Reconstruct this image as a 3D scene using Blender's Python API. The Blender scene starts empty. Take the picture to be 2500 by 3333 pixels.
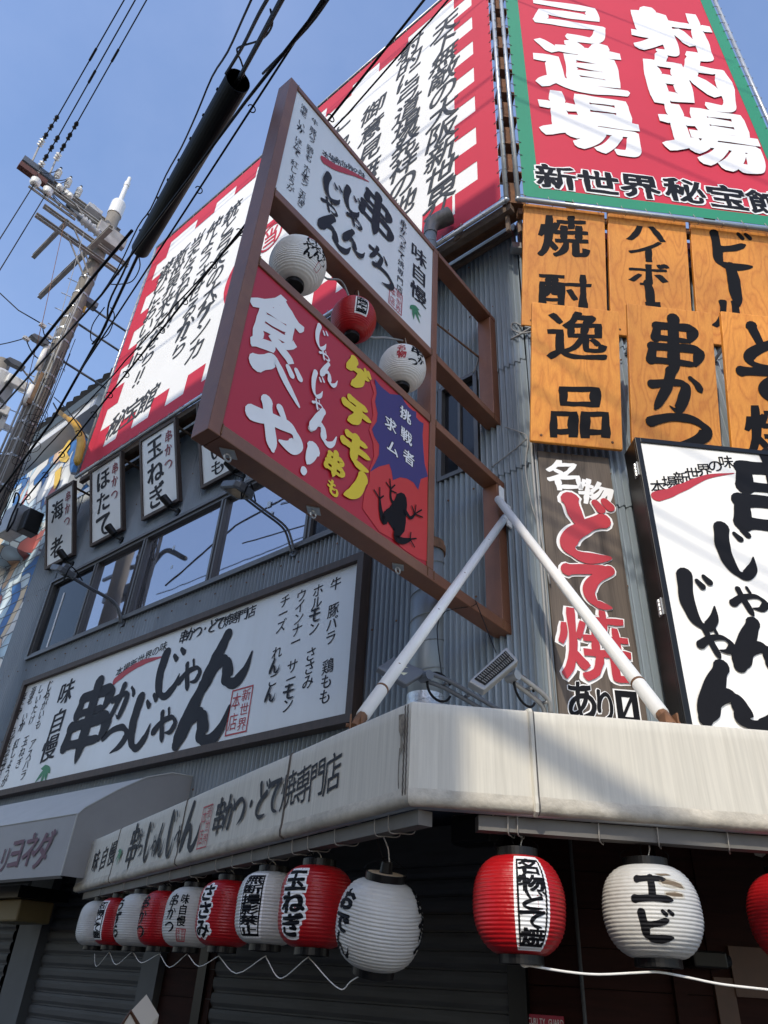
import bpy, bmesh, math, random
from mathutils import Vector, Matrix, noise
from mathutils.geometry import tessellate_polygon, delaunay_2d_cdt
import numpy as np
R = math.radians
random.seed(4)
scene = bpy.context.scene
COL = scene.collection

# ------------------------------------------------------------------ camera, sky, sun, exposure
FPX, PITCH, ROLL = 2364.04, 0.5804906, 0.0599893
CAM = Vector((0, 0, 1.6))
_fw = Vector((0, math.cos(PITCH), math.sin(PITCH)))
_rt = Vector((1, 0, 0)); _up = _rt.cross(_fw)
RT = _rt * math.cos(ROLL) + _up * math.sin(ROLL)
UP = -_rt * math.sin(ROLL) + _up * math.cos(ROLL)
cam = bpy.data.cameras.new('camera'); cam.sensor_fit = 'HORIZONTAL'; cam.sensor_width = 36
cam.lens = FPX / 2500 * 36; cam.clip_start = 0.05; cam.clip_end = 3000
camo = bpy.data.objects.new('camera', cam); COL.objects.link(camo)
m = Matrix((RT, UP, -_fw)).transposed().to_4x4(); m.translation = CAM
camo.matrix_world = m
scene.camera = camo

SUN_AZ, SUN_EL = R(-159.3), R(38)
SUN = Vector((math.sin(SUN_AZ) * math.cos(SUN_EL), math.cos(SUN_AZ) * math.cos(SUN_EL), math.sin(SUN_EL)))
world = bpy.data.worlds.new('World'); scene.world = world; world.use_nodes = True
nt = world.node_tree
sky = nt.nodes.new('ShaderNodeTexSky'); sky.sky_type = 'NISHITA'; sky.sun_disc = False
sky.sun_elevation = SUN_EL; sky.sun_rotation = SUN_AZ
sky.air_density = 1.5; sky.dust_density = 1.0; sky.ozone_density = 3.0
nt.nodes['Background'].inputs[1].default_value = 0.15
tint = nt.nodes.new('ShaderNodeMix'); tint.data_type = 'RGBA'; tint.blend_type = 'MULTIPLY'; tint.inputs[0].default_value = 1
tint.inputs[7].default_value = (1.08, 1.04, 1.14, 1)
cn = nt.nodes.new('ShaderNodeTexNoise'); cn.inputs['Scale'].default_value = 2.2; cn.inputs['Detail'].default_value = 6; cn.inputs['Roughness'].default_value = 0.6
wtc = nt.nodes.new('ShaderNodeTexCoord'); nt.links.new(wtc.outputs['Generated'], cn.inputs['Vector'])
cmr = nt.nodes.new('ShaderNodeMapRange'); cmr.inputs[1].default_value = 0.42; cmr.inputs[2].default_value = 0.75; cmr.inputs[3].default_value = 0.0; cmr.inputs[4].default_value = 0.08
nt.links.new(cn.outputs[0], cmr.inputs[0])
cmx = nt.nodes.new('ShaderNodeMix'); cmx.data_type = 'RGBA'; nt.links.new(cmr.outputs[0], cmx.inputs[0]); nt.links.new(sky.outputs[0], cmx.inputs[6]); cmx.inputs[7].default_value = (5.2, 5.6, 6.2, 1)
nt.links.new(cmx.outputs[2], tint.inputs[6]); nt.links.new(tint.outputs[2], nt.nodes['Background'].inputs[0])
sl = bpy.data.lights.new('sun', 'SUN'); sl.energy = 2.1; sl.angle = R(0.5); sl.color = (1, 0.91, 0.76)
slo = bpy.data.objects.new('sun', sl); COL.objects.link(slo)
slo.rotation_euler = SUN.to_track_quat('Z', 'Y').to_euler()
scene.view_settings.view_transform = 'Standard'; scene.view_settings.look = 'None'
scene.view_settings.exposure = 0.6; scene.view_settings.gamma = 1

# ------------------------------------------------------------------ frames
def ray(x, y):
    return (RT * (x - 1250) - UP * (y - 1666.5) + _fw * FPX).normalized()
def project(p):
    d = Vector(p) - CAM
    z = d.dot(_fw); return 1250 + FPX * d.dot(RT) / z, 1666.5 - FPX * d.dot(UP) / z
class Frame:
    """a wall: u to the viewer's right, v up, w out of the wall"""
    def __init__(s, O, u, v=(0, 0, 1)):
        s.O, s.u, s.v = Vector(O), Vector(u).normalized(), Vector(v).normalized()
        s.w = s.u.cross(s.v)
    def p(s, a, b, c=0): return s.O + s.u * a + s.v * b + s.w * c
    def px(s, x, y, c=0):
        r = ray(x, y); q = s.O + s.w * c
        X = CAM + r * ((q - CAM).dot(s.w) / r.dot(s.w)); d = X - s.O
        return d.dot(s.u), d.dot(s.v)
    def sub(s, a, b, c=0, tilt=0):
        """a frame with its origin on this one, its top leaning out by tilt"""
        return Frame(s.p(a, b, c), s.u, s.v * math.cos(tilt) + s.w * math.sin(tilt))
B = Vector((1.405, 5.48, 0))
LF = Frame(B, (0.749, -0.663, 0))                 # left facade
RF = Frame(B, (math.sin(1.505), math.cos(1.505), 0))   # right facade
SF = Frame((-1.013, 3.185, 0), (0.649, 0.761, 0))      # projecting sign, u from its free end to the wall
AS = 0.855
AC = Vector((0.196, 3.607, 0)) * AS
AL = Frame(AC, (math.sin(-0.545 + math.pi), math.cos(-0.545 + math.pi), 0))
AR = Frame(AC, RF.u)
def at(x, y, dist):
    return CAM + ray(x, y) * dist
def at_h(x, y, h):
    r = ray(x, y); return CAM + r * ((h - CAM.z) / r.z)

# ------------------------------------------------------------------ materials
MATS = {}
def mat(name, color, rough=0.6, metal=0.0, vary=0.0, scale=3.0, bump=0.0, bscale=40.0, streak=None, spec=0.5, emit=None,
        dirt=0.0, dirtcol=(0.12, 0.1, 0.08), thin=0.0):
    if name in MATS: return MATS[name]
    mm = bpy.data.materials.new(name); mm.use_nodes = True; MATS[name] = mm
    t = mm.node_tree; N = t.nodes; L = t.links; bs = N['Principled BSDF']
    bs.inputs['Roughness'].default_value = rough; bs.inputs['Metallic'].default_value = metal
    bs.inputs['Specular IOR Level'].default_value = spec
    bs.inputs['Base Color'].default_value = (*color, 1)
    tc = N.new('ShaderNodeTexCoord'); out = None
    if vary or streak or dirt:
        mp = N.new('ShaderNodeMapping'); L.new(tc.outputs['Object'], mp.inputs[0])
        if streak: mp.inputs['Scale'].default_value = streak
        nz = N.new('ShaderNodeTexNoise'); nz.inputs['Scale'].default_value = scale; nz.inputs['Detail'].default_value = 5
        nz.inputs['Roughness'].default_value = 0.62
        L.new(mp.outputs[0], nz.inputs['Vector'])
        rp = N.new('ShaderNodeMapRange'); rp.inputs[1].default_value = 0.28; rp.inputs[2].default_value = 0.72
        rp.inputs[3].default_value = 1 - vary; rp.inputs[4].default_value = 1 + vary
        L.new(nz.outputs[0], rp.inputs[0])
        mx = N.new('ShaderNodeMix'); mx.data_type = 'RGBA'; mx.blend_type = 'MULTIPLY'; mx.inputs[0].default_value = 1
        mx.inputs[6].default_value = (*color, 1); L.new(rp.outputs[0], mx.inputs[7])
        out = mx.outputs[2]
        if dirt:
            n2 = N.new('ShaderNodeTexNoise'); n2.inputs['Scale'].default_value = scale * 0.6; n2.inputs['Detail'].default_value = 8
            n2.inputs['Roughness'].default_value = 0.7; L.new(mp.outputs[0], n2.inputs['Vector'])
            r2 = N.new('ShaderNodeMapRange'); r2.inputs[1].default_value = 0.5; r2.inputs[2].default_value = 0.75
            r2.inputs[3].default_value = 0; r2.inputs[4].default_value = dirt
            L.new(n2.outputs[0], r2.inputs[0])
            m2 = N.new('ShaderNodeMix'); m2.data_type = 'RGBA'; L.new(r2.outputs[0], m2.inputs[0])
            L.new(out, m2.inputs[6]); m2.inputs[7].default_value = (*dirtcol, 1); out = m2.outputs[2]
        L.new(out, bs.inputs['Base Color'])
    if bump:
        nb = N.new('ShaderNodeTexNoise'); nb.inputs['Scale'].default_value = bscale; nb.inputs['Detail'].default_value = 4
        L.new(tc.outputs['Object'], nb.inputs['Vector'])
        bm_ = N.new('ShaderNodeBump'); bm_.inputs['Strength'].default_value = bump; bm_.inputs['Distance'].default_value = 0.01
        L.new(nb.outputs[0], bm_.inputs['Height']); L.new(bm_.outputs[0], bs.inputs['Normal'])
    if emit:
        bs.inputs['Emission Color'].default_value = (*emit[0], 1); bs.inputs['Emission Strength'].default_value = emit[1]
    if thin:
        tr = N.new('ShaderNodeBsdfTranslucent'); ms = N.new('ShaderNodeMixShader'); ms.inputs[0].default_value = thin
        if out: L.new(out, tr.inputs[0])
        else: tr.inputs[0].default_value = (*color, 1)
        L.new(bs.outputs[0], ms.inputs[1]); L.new(tr.outputs[0], ms.inputs[2])
        L.new(ms.outputs[0], N['Material Output'].inputs[0])
    return mm

def grain(name, c1, c2, freq, axis_u, rough=0.55, line=None, distort=3.0):
    """wood: long wavering grain lines running up the board"""
    mm = bpy.data.materials.new(name); mm.use_nodes = True; MATS[name] = mm
    t = mm.node_tree; N = t.nodes; L = t.links; bs = N['Principled BSDF']; bs.inputs['Roughness'].default_value = rough
    tc = N.new('ShaderNodeNewGeometry'); mp = N.new('ShaderNodeMapping'); L.new(tc.outputs['Position'], mp.inputs[0])
    mp.inputs['Scale'].default_value = (1.6, 1.6, 0.2)
    n1 = N.new('ShaderNodeTexNoise'); n1.inputs['Scale'].default_value = 1.7; n1.inputs['Detail'].default_value = 2.5
    L.new(mp.outputs[0], n1.inputs['Vector'])
    mu = N.new('ShaderNodeMath'); mu.operation = 'MULTIPLY'; mu.inputs[1].default_value = freq; L.new(n1.outputs[0], mu.inputs[0])
    fr = N.new('ShaderNodeMath'); fr.operation = 'PINGPONG'; fr.inputs[1].default_value = 1.0; L.new(mu.outputs[0], fr.inputs[0])
    pw = N.new('ShaderNodeMath'); pw.operation = 'POWER'; pw.inputs[1].default_value = 2.2; L.new(fr.outputs[0], pw.inputs[0])
    m2 = N.new('ShaderNodeMapping'); L.new(tc.outputs['Position'], m2.inputs[0]); m2.inputs['Scale'].default_value = (1, 1, 0.035)
    n2 = N.new('ShaderNodeTexNoise'); n2.inputs['Scale'].default_value = 90; n2.inputs['Detail'].default_value = 3
    L.new(m2.outputs[0], n2.inputs['Vector'])
    ad = N.new('ShaderNodeMath'); ad.operation = 'MULTIPLY_ADD'; ad.inputs[1].default_value = 0.55; L.new(pw.outputs[0], ad.inputs[0])
    sb = N.new('ShaderNodeMath'); sb.operation = 'MULTIPLY_ADD'; sb.inputs[1].default_value = 0.9; sb.inputs[2].default_value = -0.25
    L.new(n2.outputs[0], sb.inputs[0]); L.new(sb.outputs[0], ad.inputs[2])
    n3 = N.new('ShaderNodeTexNoise'); n3.inputs['Scale'].default_value = 0.9; L.new(tc.outputs['Position'], n3.inputs['Vector'])
    mx = N.new('ShaderNodeMix'); mx.data_type = 'RGBA'; L.new(ad.outputs[0], mx.inputs[0])
    mx.inputs[6].default_value = (*c1, 1); mx.inputs[7].default_value = (*c2, 1); mx.clamp_factor = True
    rp = N.new('ShaderNodeMapRange'); rp.inputs[1].default_value = 0.3; rp.inputs[2].default_value = 0.7
    rp.inputs[3].default_value = 0.82; rp.inputs[4].default_value = 1.12; L.new(n3.outputs[0], rp.inputs[0])
    mm2 = N.new('ShaderNodeMix'); mm2.data_type = 'RGBA'; mm2.blend_type = 'MULTIPLY'; mm2.inputs[0].default_value = 1
    L.new(mx.outputs[2], mm2.inputs[6]); L.new(rp.outputs[0], mm2.inputs[7])
    oi = N.new('ShaderNodeObjectInfo'); r3 = N.new('ShaderNodeMapRange'); r3.inputs[3].default_value = 0.86; r3.inputs[4].default_value = 1.08; L.new(oi.outputs['Random'], r3.inputs[0])
    m4 = N.new('ShaderNodeMix'); m4.data_type = 'RGBA'; m4.blend_type = 'MULTIPLY'; m4.inputs[0].default_value = 1; L.new(mm2.outputs[2], m4.inputs[6]); L.new(r3.outputs[0], m4.inputs[7])
    L.new(m4.outputs[2], bs.inputs['Base Color'])
    bp = N.new('ShaderNodeBump'); bp.inputs['Strength'].default_value = 0.15; bp.inputs['Distance'].default_value = 0.004
    L.new(ad.outputs[0], bp.inputs['Height']); L.new(bp.outputs[0], bs.inputs['Normal'])
    return mm

M_steel_wall = mat('corrugated_steel', (0.22, 0.265, 0.30), 0.42, 0.0, 0.13, 2.2, streak=(1.5, 1.5, 0.35), dirt=0.25, dirtcol=(0.2, 0.2, 0.2))
M_white = mat('sign_white', (0.72, 0.745, 0.74), 0.35, 0, 0.035, 1.2, streak=(3, 3, 0.5), dirt=0.16, dirtcol=(0.55, 0.52, 0.42))
M_bwhite = mat('lit_sign_white', (0.84, 0.83, 0.78), 0.4, 0, 0.02, 1.0)
M_vinyl = mat('banner_white', (0.82, 0.82, 0.8), 0.55, 0, 0.03, 1.0, bump=0.25, bscale=1.6)
M_vred = mat('banner_red', (0.52, 0.014, 0.042), 0.7, 0, 0.05, 0.8, bump=0.25, bscale=1.6)
M_vgreen = mat('banner_green', (0.012, 0.23, 0.11), 0.5, 0, 0.06, 0.8)
M_ink = mat('ink_black', (0.006, 0.006, 0.008), 0.6, 0, 0.1, 6, spec=0.15)
M_inkg = mat('ink_faded', (0.02, 0.021, 0.027), 0.6, 0, 0.15, 5, spec=0.2)
M_inkbanner = mat('ink_banner', (0.055, 0.06, 0.066), 0.6, 0, 0.1, 5, spec=0.2)
M_inkred = mat('ink_red', (0.42, 0.02, 0.03), 0.5, 0, 0.08, 6)
M_inkmaroon = mat('ink_maroon', (0.22, 0.03, 0.05), 0.5, 0, 0.08, 6)
M_inkgreen = mat('ink_green', (0.03, 0.2, 0.09), 0.5)
M_inkwhite = mat('ink_white', (0.8, 0.8, 0.79), 0.5, 0, 0.03, 6)
M_inkyellow = mat('ink_yellow', (0.74, 0.55, 0.02), 0.5)
M_inkblue = mat('ink_blue', (0.03, 0.026, 0.15), 0.5)
M_signred = mat('panel_red', (0.43, 0.012, 0.025), 0.4, 0, 0.04, 1.5)
M_signred2 = mat('panel_scarlet', (0.55, 0.028, 0.025), 0.4)
M_brown = mat('brown_paint', (0.19, 0.078, 0.042), 0.42, 0, 0.16, 2.5, bump=0.12, bscale=70, dirt=0.7, dirtcol=(0.27, 0.125, 0.055))
M_dkwood = mat('dark_wood_frame', (0.055, 0.036, 0.028), 0.6, 0, 0.25, 3, streak=(6, 6, 1), bump=0.2)
M_wstrut = mat('white_strut_paint', (0.78, 0.78, 0.76), 0.35, 0, 0.04, 4, dirt=0.1, dirtcol=(0.3, 0.25, 0.2))
M_rust = mat('rust', (0.16, 0.075, 0.035), 0.8, 0, 0.4, 8, bump=0.3)
M_beam = mat('weathered_beam', (0.17, 0.12, 0.085), 0.75, 0.2, 0.35, 4, bump=0.2)
M_galv = mat('galvanised', (0.42, 0.44, 0.45), 0.4, 0.55, 0.15, 5)
M_duct = mat('duct_steel', (0.2, 0.225, 0.235), 0.42, 0.25, 0.2, 3, streak=(2, 2, 0.5), dirt=0.2, dirtcol=(0.16, 0.12, 0.09))
M_foil = mat('foil_tape', (0.55, 0.57, 0.58), 0.35, 0.8, 0.2, 20, bump=0.9, bscale=45)
M_sootduct = mat('sooty_duct', (0.13, 0.12, 0.11), 0.5, 0.3, 0.45, 4, streak=(3, 3, 0.5))
M_cable = mat('black_cable', (0.006, 0.006, 0.007), 0.55, spec=0.2)
M_sleeve = mat('cable_sleeve_black', (0.002, 0.002, 0.002), 0.5, 0, 0.1, 5, spec=0.12)
M_gcable = mat('grey_cable', (0.28, 0.28, 0.27), 0.6)
M_rail = mat('rail_paint', (0.13, 0.122, 0.11), 0.6, 0, 0.15, 6, dirt=.3)
M_hook = mat('hook_wire', (0.3, 0.28, 0.25), 0.6)
M_rope = mat('white_cord', (0.75, 0.73, 0.68), 0.8, 0, 0.08, 30)
M_conc = mat('pole_concrete', (0.19, 0.172, 0.145), 0.85, 0, 0.2, 3, streak=(2, 2, 0.5), bump=0.25, bscale=60)
M_porc = mat('porcelain', (0.78, 0.77, 0.72), 0.2)
M_switch = mat('switch_grey', (0.5, 0.5, 0.49), 0.5, 0, 0.08, 6)
M_blackplast = mat('black_plastic', (0.004, 0.004, 0.0045), 0.38, 0, 0.1, 10, spec=0.3)
M_gwhite = mat('white_paper', (0.60, 0.595, 0.565), 0.45, 0, 0.05, 5, dirt=0.4, dirtcol=(0.36, 0.32, 0.26), thin=0.12, bump=0.35, bscale=28)
M_lwhite = mat('clean_white_paper', (0.8, 0.79, 0.75), 0.45, 0, 0.04, 5, thin=0.12, bump=0.3, bscale=28)
M_redpaper = mat('red_paper', (0.42, 0.006, 0.01), 0.36, 0, 0.08, 5, dirt=0.3, dirtcol=(0.22, 0.03, 0.025), thin=0.1, bump=0.35, bscale=28)
M_cream = mat('ring_lining', (0.6, 0.45, 0.3), 0.7)
M_awning = mat('awning_fabric', (0.585, 0.555, 0.475), 0.65, 0, 0.11, 3.0, streak=(20, 20, 0.5), bump=0.15, bscale=7, spec=0.25, dirt=0.3, dirtcol=(0.36, 0.33, 0.27))
M_hem = mat('awning_hem', (0.5, 0.46, 0.38), 0.75, 0, 0.25, 9, bump=0.35, bscale=45, dirt=0.5, dirtcol=(0.2, 0.18, 0.15))
M_seam = mat('seam_thread', (0.1, 0.085, 0.07), 0.8)
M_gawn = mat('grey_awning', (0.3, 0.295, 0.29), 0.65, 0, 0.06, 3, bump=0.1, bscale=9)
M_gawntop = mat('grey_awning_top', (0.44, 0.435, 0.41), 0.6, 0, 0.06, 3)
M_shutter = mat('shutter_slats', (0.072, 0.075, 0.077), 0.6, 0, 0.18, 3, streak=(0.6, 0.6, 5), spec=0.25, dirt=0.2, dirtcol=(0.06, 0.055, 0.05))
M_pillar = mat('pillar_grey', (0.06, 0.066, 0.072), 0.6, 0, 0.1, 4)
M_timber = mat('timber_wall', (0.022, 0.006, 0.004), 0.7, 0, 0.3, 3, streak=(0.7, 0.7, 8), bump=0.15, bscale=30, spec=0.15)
M_darkwood = mat('door_frame_wood', (0.07, 0.028, 0.012), 0.5, 0, 0.2, 4)
M_dark = mat('dark_interior', (0.008, 0.008, 0.009), 0.8)
M_lampgrey = mat('lamp_housing', (0.12, 0.13, 0.145), 0.45, 0.2, 0.08, 8)
M_lampsilver = mat('heater_housing', (0.30, 0.30, 0.29), 0.4, 0.4, 0.12, 8)
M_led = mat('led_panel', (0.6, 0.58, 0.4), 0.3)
M_alu = mat('window_frame', (0.11, 0.105, 0.10), 0.4, 0.3, 0.08, 8)
M_orange = grain('orange_board', (0.78, 0.32, 0.045), (0.55, 0.17, 0.018), 30, 0)
M_board = grain('weathered_board', (0.15, 0.118, 0.092), (0.03, 0.021, 0.016), 14, 0, 0.75)
M_tile = mat('roof_tile', (0.05, 0.052, 0.056), 0.45, 0, 0.2, 4)
M_conc2 = mat('opposite_wall', (0.42, 0.40, 0.37), 0.8, 0, 0.1, 2)
M_asphalt = mat('asphalt', (0.055, 0.055, 0.057), 0.9, 0, 0.2, 6, bump=0.3, bscale=120)
M_pave = mat('pavement_stone', (0.3, 0.28, 0.26), 0.85, 0, 0.15, 3)
M_yellow = mat('yellow_guard', (0.5, 0.28, 0.025), 0.5, 0, 0.1, 8)
M_secred = mat('sticker_red', (0.4, 0.03, 0.06), 0.5)

def glass_mat():
    mm = bpy.data.materials.new('window_glass'); mm.use_nodes = True
    N = mm.node_tree.nodes; L = mm.node_tree.links; bs = N['Principled BSDF']
    bs.inputs['Base Color'].default_value = (0.40, 0.40, 0.44, 1); bs.inputs['Metallic'].default_value = 0.9
    bs.inputs['Roughness'].default_value = 0.02
    tc = N.new('ShaderNodeTexCoord'); nz = N.new('ShaderNodeTexNoise'); nz.inputs['Scale'].default_value = 1.1
    L.new(tc.outputs['Object'], nz.inputs['Vector'])
    b = N.new('ShaderNodeBump'); b.inputs['Strength'].default_value = 0.02; b.inputs['Distance'].default_value = 0.05
    L.new(nz.outputs[0], b.inputs['Height']); L.new(b.outputs[0], bs.inputs['Normal'])
    return mm
M_glass = glass_mat()
M_glassdark = mat('dark_glass', (0.014, 0.016, 0.02), 0.08, 0.0, spec=0.3)

def mural_mat():
    mm = bpy.data.materials.new('mural_paint'); mm.use_nodes = True
    t = mm.node_tree; N = t.nodes; L = t.links; bs = N['Principled BSDF']; bs.inputs['Roughness'].default_value = 0.6
    tc = N.new('ShaderNodeTexCoord'); nz = N.new('ShaderNodeTexNoise'); nz.inputs['Scale'].default_value = 0.9; nz.inputs['Detail'].default_value = 1
    L.new(tc.outputs['Object'], nz.inputs['Vector'])
    mx = N.new('ShaderNodeMix'); mx.data_type = 'RGBA'; mx.inputs[0].default_value = 0.5
    L.new(tc.outputs['Object'], mx.inputs[6]); L.new(nz.outputs['Color'], mx.inputs[7])
    mp = N.new('ShaderNodeMapping'); mp.inputs['Scale'].default_value = (1.0, 1.0, 0.55); L.new(mx.outputs[2], mp.inputs[0])
    v1 = N.new('ShaderNodeTexVoronoi'); v1.inputs['Scale'].default_value = 5.0; v1.feature = 'SMOOTH_F1'; v1.inputs['Smoothness'].default_value = 0.12
    v2 = N.new('ShaderNodeTexVoronoi'); v2.inputs['Scale'].default_value = 5.0; v2.feature = 'DISTANCE_TO_EDGE'
    v3 = N.new('ShaderNodeTexVoronoi'); v3.inputs['Scale'].default_value = 5.0
    for v in (v1, v2, v3): L.new(mp.outputs[0], v.inputs['Vector'])
    sp = N.new('ShaderNodeSeparateColor'); L.new(v3.outputs['Color'], sp.inputs[0])
    cr = N.new('ShaderNodeValToRGB'); cr.color_ramp.interpolation = 'CONSTANT'; L.new(sp.outputs[0], cr.inputs[0])
    cols = [(0, (0.75, 0.77, 0.76)), (0.16, (0.45, 0.62, 0.72)), (0.32, (0.04, 0.16, 0.42)), (0.5, (0.78, 0.78, 0.74)),
            (0.68, (0.72, 0.50, 0.34)), (0.74, (0.6, 0.72, 0.78)), (0.87, (0.5, 0.16, 0.15)), (0.91, (0.74, 0.6, 0.4)), (0.955, (0.75, 0.76, 0.74))]
    el = cr.color_ramp.elements; el[0].position = 0; el[0].color = (*cols[0][1], 1); el[1].position = cols[1][0]; el[1].color = (*cols[1][1], 1)
    for q, c in cols[2:]:
        e = el.new(q); e.color = (*c, 1)
    ln = N.new('ShaderNodeMapRange'); ln.inputs[1].default_value = 0.012; ln.inputs[2].default_value = 0.03
    L.new(v2.outputs['Distance'], ln.inputs[0])
    m2 = N.new('ShaderNodeMix'); m2.data_type = 'RGBA'; L.new(ln.outputs[0], m2.inputs[0])
    m2.inputs[6].default_value = (0.1, 0.12, 0.16, 1); L.new(cr.outputs[0], m2.inputs[7])
    rr = N.new('ShaderNodeMapRange'); rr.inputs[1].default_value = 0.1; rr.inputs[2].default_value = 0.6
    rr.inputs[3].default_value = 1.15; rr.inputs[4].default_value = 0.8; L.new(v1.outputs['Distance'], rr.inputs[0])
    m3 = N.new('ShaderNodeMix'); m3.data_type = 'RGBA'; m3.blend_type = 'MULTIPLY'; m3.inputs[0].default_value = 1
    L.new(m2.outputs[2], m3.inputs[6]); L.new(rr.outputs[0], m3.inputs[7]); L.new(m3.outputs[2], bs.inputs['Base Color'])
    return mm
M_mural = mural_mat()

# ------------------------------------------------------------------ objects
ORG = {}
def tag(o, label=None, cat=None, group=None, kind=None):
    if label: o['label'] = label
    if cat: o['category'] = cat
    if group: o['group'] = group
    if kind: o['kind'] = kind
    return o
def thing(name, label, cat, loc=(0, 0, 0), group=None, rot=None):
    o = bpy.data.objects.new(name, None); COL.objects.link(o); o.empty_display_size = 0.1
    o.location = loc; tag(o, label, cat, group)
    ORG[o] = Vector(loc)
    if rot is not None:
        o.rotation_mode = 'QUATERNION'; o.rotation_quaternion = rot; ORG[o] = Vector((0, 0, 0))
    return o
class MB:
    def __init__(s): s.v = []; s.f = []; s.smooth = False
    def add(s, vs, fs):
        n = len(s.v); s.v += [Vector(x) for x in vs]; s.f += [tuple(i + n for i in f) for f in fs]; return s
    def hexa(s, q, d):
        """a quad (4 world points) thickened along vector d"""
        d = Vector(d); q = [Vector(x) for x in q]
        return s.add(q + [x + d for x in q], [(0, 1, 2, 3), (7, 6, 5, 4), (0, 4, 5, 1), (1, 5, 6, 2), (2, 6, 7, 3), (3, 7, 4, 0)])
    def box(s, F, a0, a1, b0, b1, c0, c1):
        return s.hexa([F.p(a0, b0, c0), F.p(a1, b0, c0), F.p(a1, b1, c0), F.p(a0, b1, c0)], F.w * (c1 - c0))
    def frame(s, F, a0, a1, b0, b1, t, c0, c1):
        """picture frame of bar width t lying outside the rectangle"""
        s.box(F, a0 - t, a0, b0 - t, b1 + t, c0, c1); s.box(F, a1, a1 + t, b0 - t, b1 + t, c0, c1)
        s.box(F, a0, a1, b0 - t, b0, c0, c1); s.box(F, a0, a1, b1, b1 + t, c0, c1); return s
    def prism(s, F, pts, c0, c1):
        n = len(pts); tri = tessellate_polygon([[Vector((a, b, 0)) for a, b in pts]])
        s.add([F.p(a, b, c0) for a, b in pts] + [F.p(a, b, c1) for a, b in pts],
              [tuple(t) for t in tri] + [tuple(i + n for i in reversed(t)) for t in tri] + [(i, (i + 1) % n, (i + 1) % n + n, i + n) for i in range(n)])
        return s
    def tube(s, pts, r, n=8, cap=True):
        pts = [Vector(p) for p in pts]; k = len(pts); rs = r if isinstance(r, (list, tuple)) else [r] * k
        t0 = (pts[1] - pts[0]).normalized()
        up = Vector((0, 0, 1)) if abs(t0.z) < 0.9 else Vector((1, 0, 0))
        x = t0.cross(up).normalized(); base = len(s.v); vs = []
        for i, p in enumerate(pts):
            t = (pts[min(i + 1, k - 1)] - pts[max(i - 1, 0)]).normalized()
            x = (x - t * x.dot(t)).normalized(); y = t.cross(x)
            for j in range(n):
                a = 2 * math.pi * j / n; vs.append(p + (x * math.cos(a) + y * math.sin(a)) * rs[i])
        fs = []
        for i in range(k - 1):
            for j in range(n):
                a, b = i * n + j, i * n + (j + 1) % n; fs.append((a, b, b + n, a + n))
        if cap: fs += [tuple(range(n - 1, -1, -1)), tuple(range((k - 1) * n, k * n))]
        return s.add(vs, fs)
    def lathe(s, prof, n=24, A=None, ax=None):
        """profile [(r,z)] about axis through A along ax"""
        A = Vector(A or (0, 0, 0)); ax = Vector(ax or (0, 0, 1)).normalized()
        up = Vector((0, 0, 1)) if abs(ax.z) < 0.9 else Vector((1, 0, 0))
        x = ax.cross(up).normalized(); y = ax.cross(x); vs = []
        for r, z in prof:
            for j in range(n):
                a = 2 * math.pi * j / n; vs.append(A + ax * z + (x * math.cos(a) + y * math.sin(a)) * r)
        fs = []
        for i in range(len(prof) - 1):
            for j in range(n):
                a, b = i * n + j, i * n + (j + 1) % n; fs.append((a, b, b + n, a + n))
        if prof[0][0] > 1e-4: fs.append(tuple(range(n - 1, -1, -1)))
        if prof[-1][0] > 1e-4: fs.append(tuple(range((len(prof) - 1) * n, len(prof) * n)))
        return s.add(vs, fs)
    def tris(s, vs, fs): return s.add(vs, fs)
FAR = {}
def part(name, mb, material, parent=None, smooth=False, label=None, bevel=0.0, fix=True):
    if parent in FAR: mb.v = [KP(v) for v in mb.v]
    org = ORG.get(parent, Vector((0, 0, 0))) if parent else Vector((0, 0, 0))
    me = bpy.data.meshes.new(name); me.from_pydata([tuple(v - org) for v in mb.v], [], mb.f)
    me.materials.append(material)
    if fix:
        b = bmesh.new(); b.from_mesh(me); bmesh.ops.recalc_face_normals(b, faces=b.faces); b.to_mesh(me); b.free()
    if smooth:
        for p in me.polygons: p.use_smooth = True
    o = bpy.data.objects.new(name, me); COL.objects.link(o)
    if parent: o.parent = parent; ORG[o] = org
    else: ORG[o] = Vector((0, 0, 0))
    if bevel:
        bv = o.modifiers.new('bevel', 'BEVEL'); bv.width = bevel; bv.segments = 2; bv.limit_method = 'ANGLE'
    if smooth == 'edge':
        pass
    if label: o['label'] = label
    return o
def single(name, mb, material, label, cat, group=None, smooth=False, kind=None, bevel=0):
    return tag(part(name, mb, material, None, smooth, bevel=bevel), label, cat, group, kind)
def sag(a, b, d, n=14, wob=0.0):
    a, b = Vector(a), Vector(b)
    return [a.lerp(b, i / n) - Vector((0, 0, 4 * d * (i / n) * (1 - i / n))) +
            Vector((random.uniform(-wob, wob), random.uniform(-wob, wob), random.uniform(-wob, wob))) * (0 < i < n) for i in range(n + 1)]
def arc_pts(c, r, a0, a1, x, y, n=12):
    c, x, y = Vector(c), Vector(x), Vector(y)
    return [c + x * (r * math.cos(a0 + (a1 - a0) * i / n)) + y * (r * math.sin(a0 + (a1 - a0) * i / n)) for i in range(n + 1)]
def spline(pts, n=6):
    """Catmull-Rom through points (vectors of any kind)"""
    out = []; k = len(pts)
    for i in range(k - 1):
        p0, p1, p2, p3 = pts[max(i - 1, 0)], pts[i], pts[i + 1], pts[min(i + 2, k - 1)]
        for j in range(n):
            t = j / n; t2, t3 = t * t, t * t * t
            out.append((p1 * 2 + (p2 - p0) * t + (p0 * 2 - p1 * 5 + p2 * 4 - p3) * t2 + (p1 * 3 - p0 - p2 * 3 + p3) * t3) * 0.5)
    out.append(pts[-1]); return out

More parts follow.
